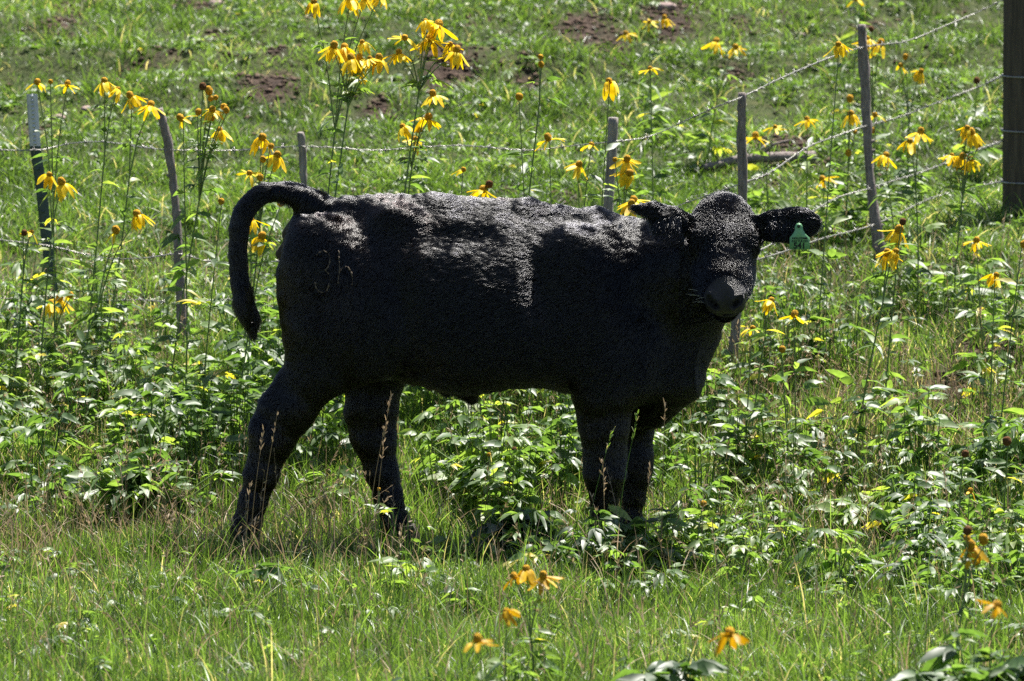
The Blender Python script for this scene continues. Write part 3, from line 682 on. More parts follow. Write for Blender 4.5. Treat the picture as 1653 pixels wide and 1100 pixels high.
def leafy(x, y):
    """where the photograph shows broad leaves rather than grass"""
    r = np.clip((y - 16.6) / .6, 0, 1) * np.clip((19.4 - y) / 1.0, 0.0, 1) * .95
    for a, b, rx, ry, g_ in ((790, 770, .42, .9, 1), (1200, 790, .60, 1.0, .95), (1450, 830, .35, .7, .8), (1600, 850, .3, .8, .6), (960, 900, .25, .5, .7), (230, 800, .3, .5, .4), (870, 850, .3, .5, .8), (1450, 905, .5, .6, .5), (1040, 930, .35, .45, .75), (1180, 880, .4, .5, .6), (1620, 960, .3, .5, .5), (700, 960, .3, .4, .25), (60, 820, .3, .6, .4)):
        q_ = ground_at(a, b); r = np.maximum(r, g_ * np.exp(-((x - q_[0]) / rx) ** 2 - ((y - q_[1]) / ry) ** 2))
    for a, b, rx, ry in ((560, 800, .32, 1.1), (1400, 700, .35, .6), (1530, 640, .40, .9), (250, 900, .5, .5)):
        q_ = ground_at(a, b); r = r * (1 - .85 * np.exp(-((x - q_[0]) / rx) ** 2 - ((y - q_[1]) / ry) ** 2))
    return np.clip(r * (1 + .5 * vnoise(x, y, .3, 31)), 0, 1)
n_ = 2300; x, y = scatter(n_, 14.6, 20.2); k_ = rng.random(n_) < leafy(x, y) * .68
for pc_, py_ in ((1184, 18.9), (290, 19.4), (84, 20.1)): k_ &= ~((y < py_) & (np.abs((x / y * FPX + 826.5) - pc_) < 24) & (y > py_ - 1.5))
k_ &= ~((np.abs(y - D) < .25) & (x > -.8) & (x < .45) & (rng.random(n_) < .7))
for a, b in zip(x[k_], y[k_]):
    hx_ = rng.uniform(.10, .22) if b < 16.6 else rng.uniform(.12, .34)
    forb(FB, np.array([a, b, float(height(a, b))]), hx_, rng.uniform(.06, .13), int(rng.integers(7, 15)), rng.uniform(.045, .085), rng.normal(.44, .15))
# sparse small leaves lower down and on the hillside
for y0, y1, n_, pr_, hh, sz in ((12.4, 16.0, 1150, .5, (.03, .10), (.022, .055)), (19.3, 27.8, 7000, .6, (.015, .06), (.016, .048))):
    x, y = scatter(n_, y0, y1); k_ = rng.random(n_) < pr_ * np.clip(.6 + .6 * vnoise(x, y, .5, 33), .1, 1.2) * (1 - dirt(x, y))
    for a, b in zip(x[k_], y[k_]): forb(FB, np.array([a, b, float(height(a, b))]), rng.uniform(*hh), rng.uniform(.03, .09), int(rng.integers(4, 8)), rng.uniform(*sz), rng.normal(.5, .15))
tag(link("ground_cover", FB.mesh("ground_cover", m_forb, False)), "low leafy wild plants with lobed leaves massed between the grass", "ground cover", None, "stuff")

# crumbled earth and litter on the bare patches
m_clod = mat_plain("earth_crumbs", (.020, .013, .010), .95, .1, noise=(.17, .12, .09), nscale=35, bump=.6)
x, y = scatter(150000, 16.5, 28.0); k_ = rng.random(len(x)) < dirt(x, y) * .7 + .012; x, y = x[k_], y[k_]; n_ = len(x)
ico_v = np.array([(0, 0, 1), (.9, 0, .2), (.2, .85, .1), (-.8, .5, .3), (-.7, -.6, .1), (.3, -.9, .25), (0, 0, -.6)]); ico_f = np.array([(0, 1, 2), (0, 2, 3), (0, 3, 4), (0, 4, 5), (0, 5, 1), (6, 2, 1), (6, 3, 2), (6, 4, 3), (6, 5, 4), (6, 1, 5)])
sz_ = .004 + .018 * rng.random(n_) ** 2.5 ; a_ = rng.uniform(0, 6.28, n_); vv = ico_v[None] * rng.uniform(.6, 1.4, (n_, 7, 3)); ca, sa = np.cos(a_)[:, None], np.sin(a_)[:, None]
vv = np.stack([vv[..., 0] * ca - vv[..., 1] * sa, vv[..., 0] * sa + vv[..., 1] * ca, vv[..., 2] * .8], -1) * sz_[:, None, None] + np.stack([x, y, height(x, y)], -1)[:, None]
tag(link("soil_crumbs", mesh_np("soil_crumbs", vv.reshape(-1, 3), (ico_f[None] + (np.arange(n_) * 7)[:, None, None]).reshape(-1, 3), m_clod, None, False)), "crumbled dark earth scattered over the bare soil patches", "soil", None, "stuff")
# ------------------------------------------------------------------ the barbed wire fence
m_wood = mat_plain("weathered_wood", (.16, .14, .125), .85, .2, noise=(.40, .36, .33), nscale=16, bump=.8, stretch=(7, 7, 1))
m_bark = mat_plain("grey_bark", (.12, .098, .09), .9, .2, noise=(.34, .29, .27), nscale=24, bump=.9, stretch=(4, 4, 1))
m_dark = mat_plain("old_timber", (.045, .038, .030), .85, .2, noise=(.13, .105, .075), nscale=10, bump=.8, stretch=(8, 8, .6))
m_tpost = mat_plain("green_steel", (.022, .045, .036), .45, .5, noise=(.05, .085, .07), nscale=30)
m_tip = mat_plain("bare_steel", (.42, .45, .47), .4, .5, .5, noise=(.60, .62, .64), nscale=30)
m_wire = mat_plain("galvanised_wire", (.22, .22, .21), .45, .5, .55, noise=(.42, .40, .37), nscale=60)
fence = empty("barbed_wire_fence", tuple(ground_at(978, 600)))
tag(fence, "barbed wire fence on crooked sticks and posts behind the calf", "fence")
FO = np.array(fence.location)
POSTS = {}
def stick(name, path, r0, r1, mat, label, k=9, knots=2, base=None, knobs=True):
    g = ground_at(*base); Yd = g[1]
    P = [U(a, b, Yd) for a, b in path]; P.append(P[-1] + (P[-1] - P[-2]) / np.linalg.norm(P[-1] - P[-2]) * .06 - np.array([0, 0, .12]))
    P = smooth_path(P, 34); P[:, 1] += .012 * np.sin(np.linspace(0, 5, 34)); n_ = 34
    bump = 1 + .10 * rng.normal(size=(n_, k)) * (1 if knobs else .3) + .12 * np.sin(np.linspace(0, 9, n_))[:, None] * (1 if knobs else 0)
    b_ = MB(); v, f = tube(P, np.linspace(r0, r1, n_), k, True, bump=bump); b_.add(v, f)
    if knobs:
        for _ in range(knots):     # stubs of cut twigs
            i_ = int(rng.integers(5, n_ - 8)); e = np.array([rng.choice([-1, 1]) * .9, -.3, .5]); v, f = tube(np.stack([P[i_], P[i_] + e * r0 * 1.1, P[i_] + e * r0 * 1.7]), [r0 * .6, r0 * .45, r0 * .3], 6); b_.add(v, f)
    o = link(name, b_.mesh(name, mat, True, FO), fence); o["label"] = label; POSTS[base] = Yd
    return Yd
y270 = stick("crooked_stick", [(257, 176), (263, 198), (270, 228), (275, 262), (281, 310), (284, 350), (288, 420), (292, 500), (295, 560)], .013, .017, m_bark, "crooked grey stick between the first blooms", base=(295, 575))
y485 = stick("crooked_stick", [(485, 214), (488, 240), (490, 290), (492, 360), (495, 560)], .011, .016, m_wood, "thin pale stake behind the tail root", base=(495, 590))
y990 = stick("fence_stake", [(990, 190), (987, 260), (982, 335), (979, 450), (976, 590)], .0165, .0175, m_wood, "straight sawn grey stake above the calf's back", k=8, base=(976, 606), knobs=False)
y1198 = stick("crooked_stick", [(1198, 150), (1197, 210), (1199, 290), (1199, 400), (1191, 500), (1184, 570), (1181, 620)], .0125, .019, m_bark, "thin knotty stick rising behind the calf's forehead", knots=4, base=(1181, 628))
y1390 = stick("crooked_stick", [(1390, 40), (1392, 80), (1397, 150), (1400, 220), (1405, 290), (1412, 350), (1420, 412)], .0155, .021, m_bark, "tall leaning stick between the calf and the timber post", knots=3, base=(1421, 425))
# big timber post
g = ground_at(1652, 350); yb = g[1]; rb = 34 / FPX * yb
zz = np.linspace(g[2] - .3, g[2] + 1.55, 30); P = np.stack([np.full(30, g[0]), np.full(30, yb), zz], -1)
k_ = 28; th = np.arange(k_); groove = 1 + .035 * np.random.default_rng(3).normal(size=k_)[None, :] + .008 * rng.normal(size=(30, k_)); groove[:, 9] *= .9; groove[:, 20] *= .88; groove[:, 14] *= .92
b_ = MB(); v, f = tube(P, rb, k_, True, bump=groove); b_.add(v, f); o = link("timber_post", b_.mesh("timber_post", m_dark, False, FO), fence); o["label"] = "thick dark round timber post"
for row in (122, 210, 293):
    c_ = U(1652, row, yb); a_ = np.linspace(0, 6.5, 40); b_ = MB()
    v, f = tube(np.stack([c_[0] + rb * 1.06 * np.cos(a_), c_[1] + rb * 1.06 * np.sin(a_), c_[2] + .006 * np.sin(a_)], -1), .0032, 5, False); b_.add(v, f); link("wire_wrap", b_.mesh("wire_wrap", m_wire, True, FO), o)
# steel T-post
g = ground_at(85, 500); yT = g[1]
def tee(path, mat, name, nubs=True):
    b_ = MB(); P = np.array([U(a, b, yT) for a, b in path]); n_ = len(P)
    prof = np.array([(-.019, -.004), (.019, -.004), (.019, .0), (.003, .0), (.003, .026), (-.003, .026), (-.003, .0), (-.019, .0)])
    v = np.concatenate([P[i] + np.stack([prof[:, 0], prof[:, 1], 0 * prof[:, 0]], -1) for i in range(n_)]); f = []
    for i in range(n_ - 1): f += [(i * 8 + j, i * 8 + (j + 1) % 8, (i + 1) * 8 + (j + 1) % 8, (i + 1) * 8 + j) for j in range(8)]
    b_.add(v, f); b_.add(P[0] + np.stack([prof[:, 0], prof[:, 1], 0 * prof[:, 0]], -1), [(0, 1, 2, 7), (3, 4, 5, 6)])
    if nubs:
        for t_ in np.linspace(.05, .95, 12):
            q_ = P[0] + (P[-1] - P[0]) * t_; v, f = tube(np.array([q_ + (0, -.004, 0), q_ + (0, -.011, 0)]), .006, 6); b_.add(v, f)
    return b_.mesh(name, mat, False, FO)
tp = link("steel_post", tee([(57, 236), (66, 300), (74, 380), (84, 470), (88, 515)], m_tpost, "steel_post"), fence); tp["label"] = "dark green steel post with a bare metal top"
link("post_top", tee([(52, 152), (57, 236)], m_tip, "post_top"), tp)
# wires
def wire(path, label, sag=0):
    """path of (column, row, depth)"""
    P = smooth_path([U(a, b, y) for a, b, y in path], 60); seg = np.linalg.norm(np.diff(P, axis=0), axis=1); Ls = seg.sum(); n_ = int(Ls / .008)
    s_ = np.r_[0, np.cumsum(seg)]; t_ = np.linspace(0, Ls, n_); P = np.stack([np.interp(t_, s_, P[:, i]) for i in range(3)], -1)
    T, N, B = frames(P); b_ = MB()
    for ph in (0, math.pi):
        a = t_ / .045 * 2 * math.pi + ph; v, f = tube(P + .0019 * (np.cos(a)[:, None] * N + np.sin(a)[:, None] * B), .0013, 4, False); b_.add(v, f)
    for q in np.arange(.06, Ls - .05, .125):
        i = int(q / .008); v, f = tube(P[i] + np.linspace(-.006, .006, 9)[:, None] * T[i] + .0045 * (np.cos(np.linspace(0, 12, 9))[:, None] * N[i] + np.sin(np.linspace(0, 12, 9))[:, None] * B[i]), .0014, 4, False); b_.add(v, f)
        for _ in range(2):
            e = rng.normal(size=3); e = e - T[i] * e.dot(T[i]); e /= np.linalg.norm(e); v, f = tube(np.array([P[i] - e * .013, P[i] + e * .013]), [.0012, .0008], 4); b_.add(v, f)
    link("barbed_wire", b_.mesh("barbed_wire", m_wire, True, FO), fence)["label"] = label
e_ = -.02
wire([(-260, 236, yT), (-60, 240, yT), (57, 243, yT + e_ - .03), (110, 232, 19.6), (165, 229, 19.4), (220, 236, 19.3), (272, 242, y270 + e_), (380, 243, 19.0), (489, 236, y485 + e_), (600, 243, 18.8), (660, 239, 18.8), (740, 235, 18.8), (800, 239, 18.7), (855, 243, 18.7), (920, 236, 18.7),
      (987, 229, y990 + e_), (1045, 222, 18.7), (1100, 198, 18.7), (1150, 175, y1198 - .02), (1198, 157, y1198 + e_), (1260, 127, 19.1), (1330, 97, 19.8), (1393, 76, y1390 + e_), (1460, 68, 20.9), (1520, 44, 21.3), (1590, 14, 21.7), (1652, -18, yb - rb)], "top strand of barbed wire")
wire([(-200, 372, yT), (0, 388, yT), (72, 396, yT + e_ - .03), (130, 409, 19.6), (180, 418, 19.5), (240, 416, 19.3), (287, 410, y270 + e_), (340, 423, 19.1), (420, 424, 19.0), (492, 418, y485 + e_), (740, 400, 18.8), (982, 372, y990 + e_), (1100, 330, 18.7),
      (1199, 296, y1198 + e_), (1245, 278, 19.1), (1300, 240, 19.6), (1350, 220, 20.0), (1400, 203, y1390 + e_), (1450, 190, 20.9), (1520, 163, 21.4), (1580, 140, 21.8), (1618, 122, yb - .02)], "second strand of barbed wire")
wire([(-200, 480, yT - .4), (20, 482, yT - .2), (83, 478, yT + e_ - .03), (150, 486, 19.6), (230, 484, 19.3), (291, 490, y270 + e_), (372, 484, 19.1), (494, 500, y485 + e_), (740, 480, 18.8), (978, 460, y990 + e_), (1199, 420, y1198 + e_), (1330, 330, 19.8), (1406, 304, y1390 + e_), (1450, 290, 20.8), (1500, 274, 21.3), (1570, 246, 21.8), (1618, 228, yb - .02)], "third strand of barbed wire")
wire([(1199, 425, y1198 - .03), (1250, 412, 19.0), (1330, 385, 19.8), (1414, 362, y1390 - .02), (1500, 322, 21.2), (1560, 305, 21.7), (1618, 293, yb - .02)], "lowest strand of barbed wire")
# fallen branch and stones
g1, g2 = ground_at(1135, 284), ground_at(1315, 268)
P = smooth_path([g1 + (0, 0, .03), (g1 * .6 + g2 * .4) + (0, .02, .05), g2 + (0, 0, .03)], 16); b_ = MB(); v, f = tube(P, np.linspace(.012, .022, 16), 8, True, bump=1 + .1 * rng.normal(size=(16, 8))); b_.add(v, f)
q_ = P[9]; v, f = tube(np.array([q_, q_ + (.05, -.02, .05), q_ + (.12, -.03, .07)]), [.009, .006, .003], 6); b_.add(v, f)
tag(link("fallen_branch", b_.mesh("fallen_branch", m_bark, True, P[0]), None, P[0]), "bare brown fallen branch lying on the hillside behind the thin knotty stick", "branch")
m_stone = mat_plain("pinkish_stone", (.20, .145, .13), .85, .2, noise=(.36, .27, .25), nscale=30, bump=.6)
for (a, b, s_, lb) in ((112, 712, .055, "flat reddish stone half hidden in grass at far left"), (205, 615, .05, "small pinkish stone below the crooked grey stick"), (352, 12, .05, "rough greyish-brown stone high on the hillside at upper left"), (95, 195, .035, "small pale stone on the slope beside the steel post top"),
                       (142, 180, .035, "round pale stone behind the paired blooms at upper left"), (660, 150, .045, "brown stone in the bare soil behind the tall bloom cluster"), (1290, 60, .03, "small pale stone in the grass high on the slope"), (1075, 16, .05, "brownish stone near the top of the hillside")):
    g_ = ground_at(a, b); v, f = uvsphere((0, 0, 0), 1.0, 14, 10); r_ = np.random.default_rng(a)
    nz_ = 1 + .18 * vnoise(v[:, 0] * 2 + v[:, 2], v[:, 1] * 2 - v[:, 2], .7, a % 9); s_ *= .75; v = v * nz_[:, None] * s_ * np.array([1.2, .9, .62]); v = np.round(v / (s_ * .22)) * (s_ * .22) * .45 + v * .55
    b_ = MB(); b_.add(v, f); tag(link("stone", b_.mesh("stone", m_stone, False), None, tuple(g_ + (0, 0, s_ * .25))), lb, "stone")
# ------------------------------------------------------------------ tall yellow coneflowers
m_petal = mat_leaf("yellow_petal", [(0, (.74, .46, .008)), (.5, (.86, .65, .014)), (1, (.88, .74, .04))], 1.0, .42, .5, .35, (1, .92, .4))
m_cone = mat_plain("brown_cone", (.22, .09, .008), .8, .2, noise=(.72, .42, .02), nscale=180, bump=.6)
m_coned = mat_plain("spent_cone", (.035, .015, .007), .85, .2, noise=(.22, .10, .03), nscale=260, bump=.6)
m_stem = mat_leaf("flower_stem", [(0, (.07, .11, .03)), (.5, (.15, .22, .07)), (1, (.2, .26, .1))], 1.0, .12, .45, .4)
m_fleaf = mat_leaf("flower_leaf", LEAFG, 2.4, .46, .48, .75, (.95, 1.0, .35))
def cone_mesh(r, hgt, mat, seed):
    r_ = np.random.default_rng(seed); nu, nv = 16, 12; th = np.linspace(0, math.pi, nv + 1)[:, None]; ph = np.linspace(0, 2 * math.pi, nu, endpoint=False)[None, :] + (np.arange(nv + 1) % 2)[:, None] * math.pi / nu
    k_ = .88 + .2 * ((np.arange(nv + 1)[:, None] + np.arange(nu)[None, :]) % 2) + r_.normal(0, .05, (nv + 1, nu))
    v = np.stack([r * np.sin(th) ** .8 * np.cos(ph) * k_, r * np.sin(th) ** .8 * np.sin(ph) * k_, hgt * (.5 + .5 * np.cos(th)) * np.ones((1, nu)) * (1 + .03 * k_)], -1).reshape(-1, 3)
    i = np.arange(nv)[:, None] * nu; j = np.arange(nu)[None, :]; j2 = (j + 1) % nu
    return mesh_np("cone", v, np.stack([i + j, i + nu + j, i + nu + j2, i + j2], -1).reshape(-1, 4), mat, None, False)
def petal_mesh(n_, L_, W_, drop, seed, miss=.15):
    """drop: 0 level .. 1 hanging"""
    global rng
    keep_ = rng; rng = np.random.default_rng(seed); B_ = MB()
    for k_ in range(n_):
        if rng.random() < miss: continue
        a = 2 * math.pi * k_ / n_ + rng.normal(0, .15); dr = np.clip(drop + rng.normal(0, .2), -.1, 1.15); l_ = L_ * rng.uniform(.8, 1.12); w_ = W_ * rng.uniform(.75, 1.15)
        u = np.array([0, .15, .4, .7, .92, 1.0]); ww = np.array([.35, .7, 1, .95, .6, .12]) * w_ / 2
        ang = dr * 1.45 * np.clip(u * 2.2, 0, 1) + rng.normal(0, .3) * u * u; du = np.diff(u, prepend=0) * l_
        rr = .008 + np.cumsum(np.cos(ang) * du); zz = .006 - np.cumsum(np.sin(ang) * du); e = np.array([math.cos(a), math.sin(a)]); s_ = np.array([-e[1], e[0]])
        tw = rng.normal(0, .7)
        ctr = np.stack([rr * e[0], rr * e[1], zz], -1); sd_ = np.stack([s_[0] * np.cos(tw * u), s_[1] * np.cos(tw * u), np.sin(tw * u)], -1)
        v = np.stack([ctr - sd_ * ww[:, None] + [0, 0, .001], ctr - [0, 0, .0012], ctr + sd_ * ww[:, None] + [0, 0, .001]], 1).reshape(-1, 3); f = []
        for q in range(5):
            for c_ in (0, 1): f.append((q * 3 + c_, q * 3 + c_ + 1, q * 3 + c_ + 4, q * 3 + c_ + 3))
        B_.add(v, f, np.clip(rng.normal(.55, .22), 0, 1))
    if not B_.v: B_.add(np.array([[0, 0, 0], [.01, 0, -.01], [.01, .004, -.012]]), [(0, 1, 2)])
    me = B_.mesh("petals", m_petal, True); rng = keep_; return me
CONES = [cone_mesh(.0112, .024, m_cone, 1), cone_mesh(.0098, .019, m_cone, 2), cone_mesh(.0118, .029, m_cone, 3), cone_mesh(.0118, .026, m_coned, 4)]
m_dark = mat_leaf("shadowed_petal", [(0, (.40, .22, .006)), (.5, (.58, .36, .008)), (1, (.70, .46, .02))], 1.0, .35, .5, .3, (1, .85, .4))  # darker orange: shade on the near flowers, put into the petal colour
PET = {"F": [petal_mesh(10, .054, .018, d_, 10 + i_, .05) for i_, d_ in enumerate((.62, .8, .5, .7, .9))],       # full, drooping
       "D": [petal_mesh(10, .056, .019, d_, 20 + i_, .05) for i_, d_ in enumerate((.95, .85, 1.0, .78))],            # hanging straight down
       "O": [petal_mesh(8, .050, .014, d_, 30 + i_, .15) for i_, d_ in enumerate((.3, .4, .2))],             # open, almost level
       "S": [petal_mesh(6, .045, .012, d_, 40 + i_, .5) for i_, d_ in enumerate((.6, .3))]}               # a few petals left
SHADOWED = {k_: [m_.copy() for m_ in v_] for k_, v_ in PET.items()}
for v_ in SHADOWED.values():
    for m_ in v_: m_.materials[0] = m_dark
nfl = 0
def stem_leaves(B_, P, T, n_, lo_, hi_, sz):
    """pairs of lance leaves and lobed leaves along a stem"""
    for s_ in np.sort(rng.uniform(lo_, hi_, n_)):
        i_ = s_ * (len(P) - 1); i0 = min(int(i_), len(P) - 2); q = P[i0] + (P[i0 + 1] - P[i0]) * (i_ - i0); az = rng.uniform(0, 6.283); m_ = int(rng.integers(1, 3))
        a_ = az + np.arange(m_) * math.pi + rng.normal(0, .2, m_); el = rng.uniform(-.1, .6, m_); d_ = np.stack([np.cos(a_) * np.cos(el), np.sin(a_) * np.cos(el) * .7, np.sin(el)], -1); d_ /= np.linalg.norm(d_, axis=1)[:, None]
        l_ = sz * rng.uniform(.6, 1.15, m_) * (1.25 - .65 * s_); qq = np.tile(q, (m_, 1)); tn = np.clip(rng.normal(.5, .22, m_), 0, .98)
        if s_ < .62 and rng.random() < .75:
            pet = d_ * (l_ * .35)[:, None]
            for k_ in range(m_): v, f = tube(np.array([q, q + pet[k_] * .5 + (0, 0, .004), q + pet[k_]]), .0012, 3, False); B_.add(v, f, .4)
            v, f, t = lobed(qq + pet, d_, l_ * .85, l_ * .85 * .30, rng.uniform(.15, .6, m_), rng.normal(0, .5, m_), tn)
        else: v, f, t = leaves(qq, d_, l_, l_ * rng.uniform(.2, .3, m_), rng.uniform(.1, .7, m_), rng.normal(0, .6, m_), tn)
        B_.add(v, f, t)
def flower_plant(label, bx, y, heads, join=.62, lv=9, sz=.10, group=None, r=.0026, via=None, hs=1.0, shadowed=False):
    """bx: column of the foot; y: depth; heads: (column, row, kind); via: points the main stem passes"""
    global nfl
    X_ = U(bx, 550, y)[0]; base = np.array([X_, y, float(height(X_, y))]); H_ = [U(a, b, y + rng.normal(0, .03)) for a, b, _ in heads]
    low = min(h_[2] for h_ in H_); mid = np.mean(H_, axis=0)
    root = empty("coneflower_plant", tuple(base)); tag(root, label, "flower", group)
    J = base + (mid - base) * join; J[2] = min(J[2], low - .04) if low - .04 > base[2] + .05 else base[2] + (low - base[2]) * .5
    bow = np.array([rng.normal(0, .015), rng.normal(0, .01), 0]) * (J[2] - base[2])
    pts_ = [base] + ([U(a, b, y) for a, b in via] if via else [base * .5 + J * .5 + bow]) + ([J] if len(heads) > 1 else [])
    SB, LB = MB(), MB()
    if len(heads) > 1:
        P = smooth_path(pts_, 16); v, f = tube(P, np.linspace(r * 1.25, r, 16), 6, False); SB.add(v, f, .5); stem_leaves(LB, P, None, lv, .12, .98, sz)
    for h_ in H_:
        st = [J] if len(heads) > 1 else pts_; dlt = h_ - st[-1]
        P2 = smooth_path(st + [st[-1] + dlt * .55 + np.array([-dlt[0] * .12, 0, .02 * np.linalg.norm(dlt)]) * (1 if len(heads) > 1 else .2), h_], 14)
        v, f = tube(P2, np.linspace(r if len(heads) > 1 else r * 1.2, r * .62, 14), 5, False); SB.add(v, f, .6)
        if len(heads) > 1:
            if np.linalg.norm(dlt) > .10: stem_leaves(LB, P2, None, int(1 + np.linalg.norm(dlt) * 6), .05, .7, sz * .6)
        else: stem_leaves(LB, P2, None, lv, .1, .86, sz)
    link("stem", SB.mesh("stem", m_stem, True, base), root)
    if LB.v: link("foliage", LB.mesh("foliage", m_fleaf, False, base), root)
    for (a, b, kd), h_ in zip(heads, H_):
        cm = CONES[3] if kd in "ck" else CONES[nfl % 3]; nfl += 1
        o = link("flower_head", cm, root, tuple(h_ - base)); o.rotation_euler = (rng.normal(0, .26), rng.normal(0, .28), rng.uniform(0, 6.28)); s_ = rng.uniform(.76, 1.10) * hs; o.scale = (s_, s_, s_)
        if kd in PET: link("petals", (SHADOWED if shadowed else PET)[kd][nfl % len(PET[kd])], o)
FG = "tall yellow coneflowers growing round the calf"
